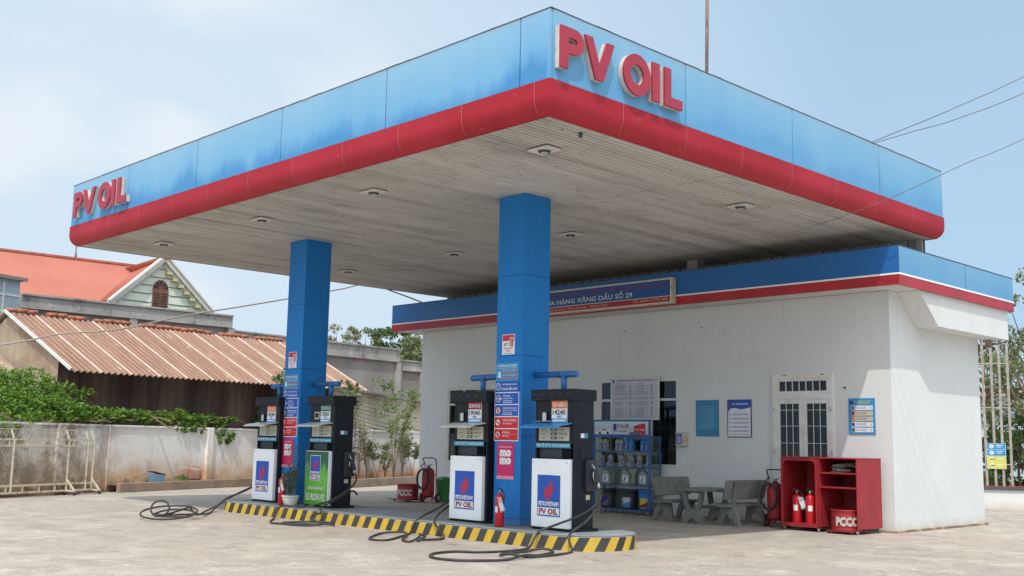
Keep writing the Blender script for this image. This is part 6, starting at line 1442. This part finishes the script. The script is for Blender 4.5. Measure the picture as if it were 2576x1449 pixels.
for px in (2440, 2459, 2478, 2500, 2520, 2541):
    p_ = onlow(px); b.beam(p_+Z*.62, p_+Z*4.8, .055, .055, 'bar_paint')
pa, pb = onlow(2440), onlow(2541)
for z in (1.25, 2.9, 4.2): b.beam(pa+Z*z, pb+Z*z, .03, .03, 'bar_paint')
obj('bars', b, t, True)
sa = onlow(2479)-dd.cross(Z)*-.0; sb = onlow(2527); off = Vector((dd.y, -dd.x, 0))*.06
b = MB(); o = sa+off+Z*1.12; wd = (sb-sa).length; b.prism([(0, 0), (wd, 0), (wd, .74), (0, .74)], o, dd, Z, .01, 'print_white')
for k, m_ in enumerate(('print_yellow', 'print_yellow', 'print_sky', 'print_sky')):
    z0 = .01+k*.184; b.rect(o, dd, Z, .01, z0, wd-.01, z0+.172, m_, .003); b.disc(o, dd, Z, .13, z0+.086, .06, 'print_white', .006); b.disc(o, dd, Z, .13, z0+.086, .035, m_, .009); b.rect(o, dd, Z, .08, z0+.07, .20, z0+.1, 'print_white' if k > 1 else 'print_grey', .012); b.rect(o, dd, Z, .25, z0+.11, wd-.08, z0+.13, 'print_white', .006); b.rect(o, dd, Z, .27, z0+.06, wd-.12, z0+.075, 'print_white', .006)
tag(obj('gate_sign', b), 'blue and yellow pictogram sign on the steel bars at the right', 'sign')
t = thing('far_building', 'pale blue building behind the trees at the right edge', 'building', (P(2520, 1000, 60).x, P(2520, 1000, 60).y, 0))
a_, c_ = P(2380, 1100, 58), P(2800, 1100, 50); a_.z = c_.z = 0
b = MB(); b.beam(a_+Z*3.6, c_+Z*3.6, 1, 7.2, 'far_blue_wall'); obj('wall', b, t, True)
n_ = (CAM-a_); n_.z = 0; n_.normalize()
b = MB(); b.beam(a_+Z*4.5+n_*.7, c_+Z*4.5+n_*.7, .9, .25, 'house_white'); b.beam(a_+Z*4.7+n_*.7, c_+Z*4.7+n_*.7, .95, .12, 'dark_coping'); obj('ledge', b, t, True)
b = MB()
for k in range(10): z = .5+.35*k; b.beam(a_+Z*z+n_*.56, c_+Z*z+n_*.56, .05, .05, 'blue_house')
obj('siding', b, t, True)
def gr_(px, d_): p_ = P(px, 1200, d_); return Vector((p_.x, p_.y, 0))
gt2 = 'trees at the right edge'
tree('airy tree reaching above the shop roof at the right edge', gr_(2628, 37), 8.6, 2.4, 3800, 'olive_leaf', .09, 71, gaps=.9, clumps=30, group=gt2, squash=1.0)
tree('leafy green tree at the right edge, below the airy tree', gr_(2600, 33), 5.9, 1.9, 2600, 'olive_leaf', .085, 72, gaps=.8, clumps=24, group=gt2, squash=1.0)
tree('slender tree with sparse leaves behind the steel bars', gr_(2497, 38), 6.2, 1.15, 800, 'dusty_leaf', .07, 73, gaps=.9, clumps=20, group=gt2, squash=2.0)
gs3 = 'bushes behind the steel bars'
tree('bush behind the blue and yellow sign', gr_(2490, 35), 3.0, 1.1, 1800, 'olive_leaf', .065, 74, clumps=20, name='bush', trunk=.05, group=gs3, squash=1.1)
tree('large dark bush at the right edge behind the low wall', gr_(2570, 34), 3.0, 1.55, 4200, 'dark_leaf', .08, 75, clumps=26, name='bush', trunk=.06, group=gs3, squash=1.0)
b = MB(); b.face([(-30, 19.5, .1), (20, 24, .1), (25, 70, .1), (-40, 70, .1)], 'earth'); tag(obj('garden_soil', b), kind='structure')
b = MB(); b.beam((-9, 24, 1.4), (16, 40, 1.4), .3, 2.8, 'blue_house')
random.seed(77)
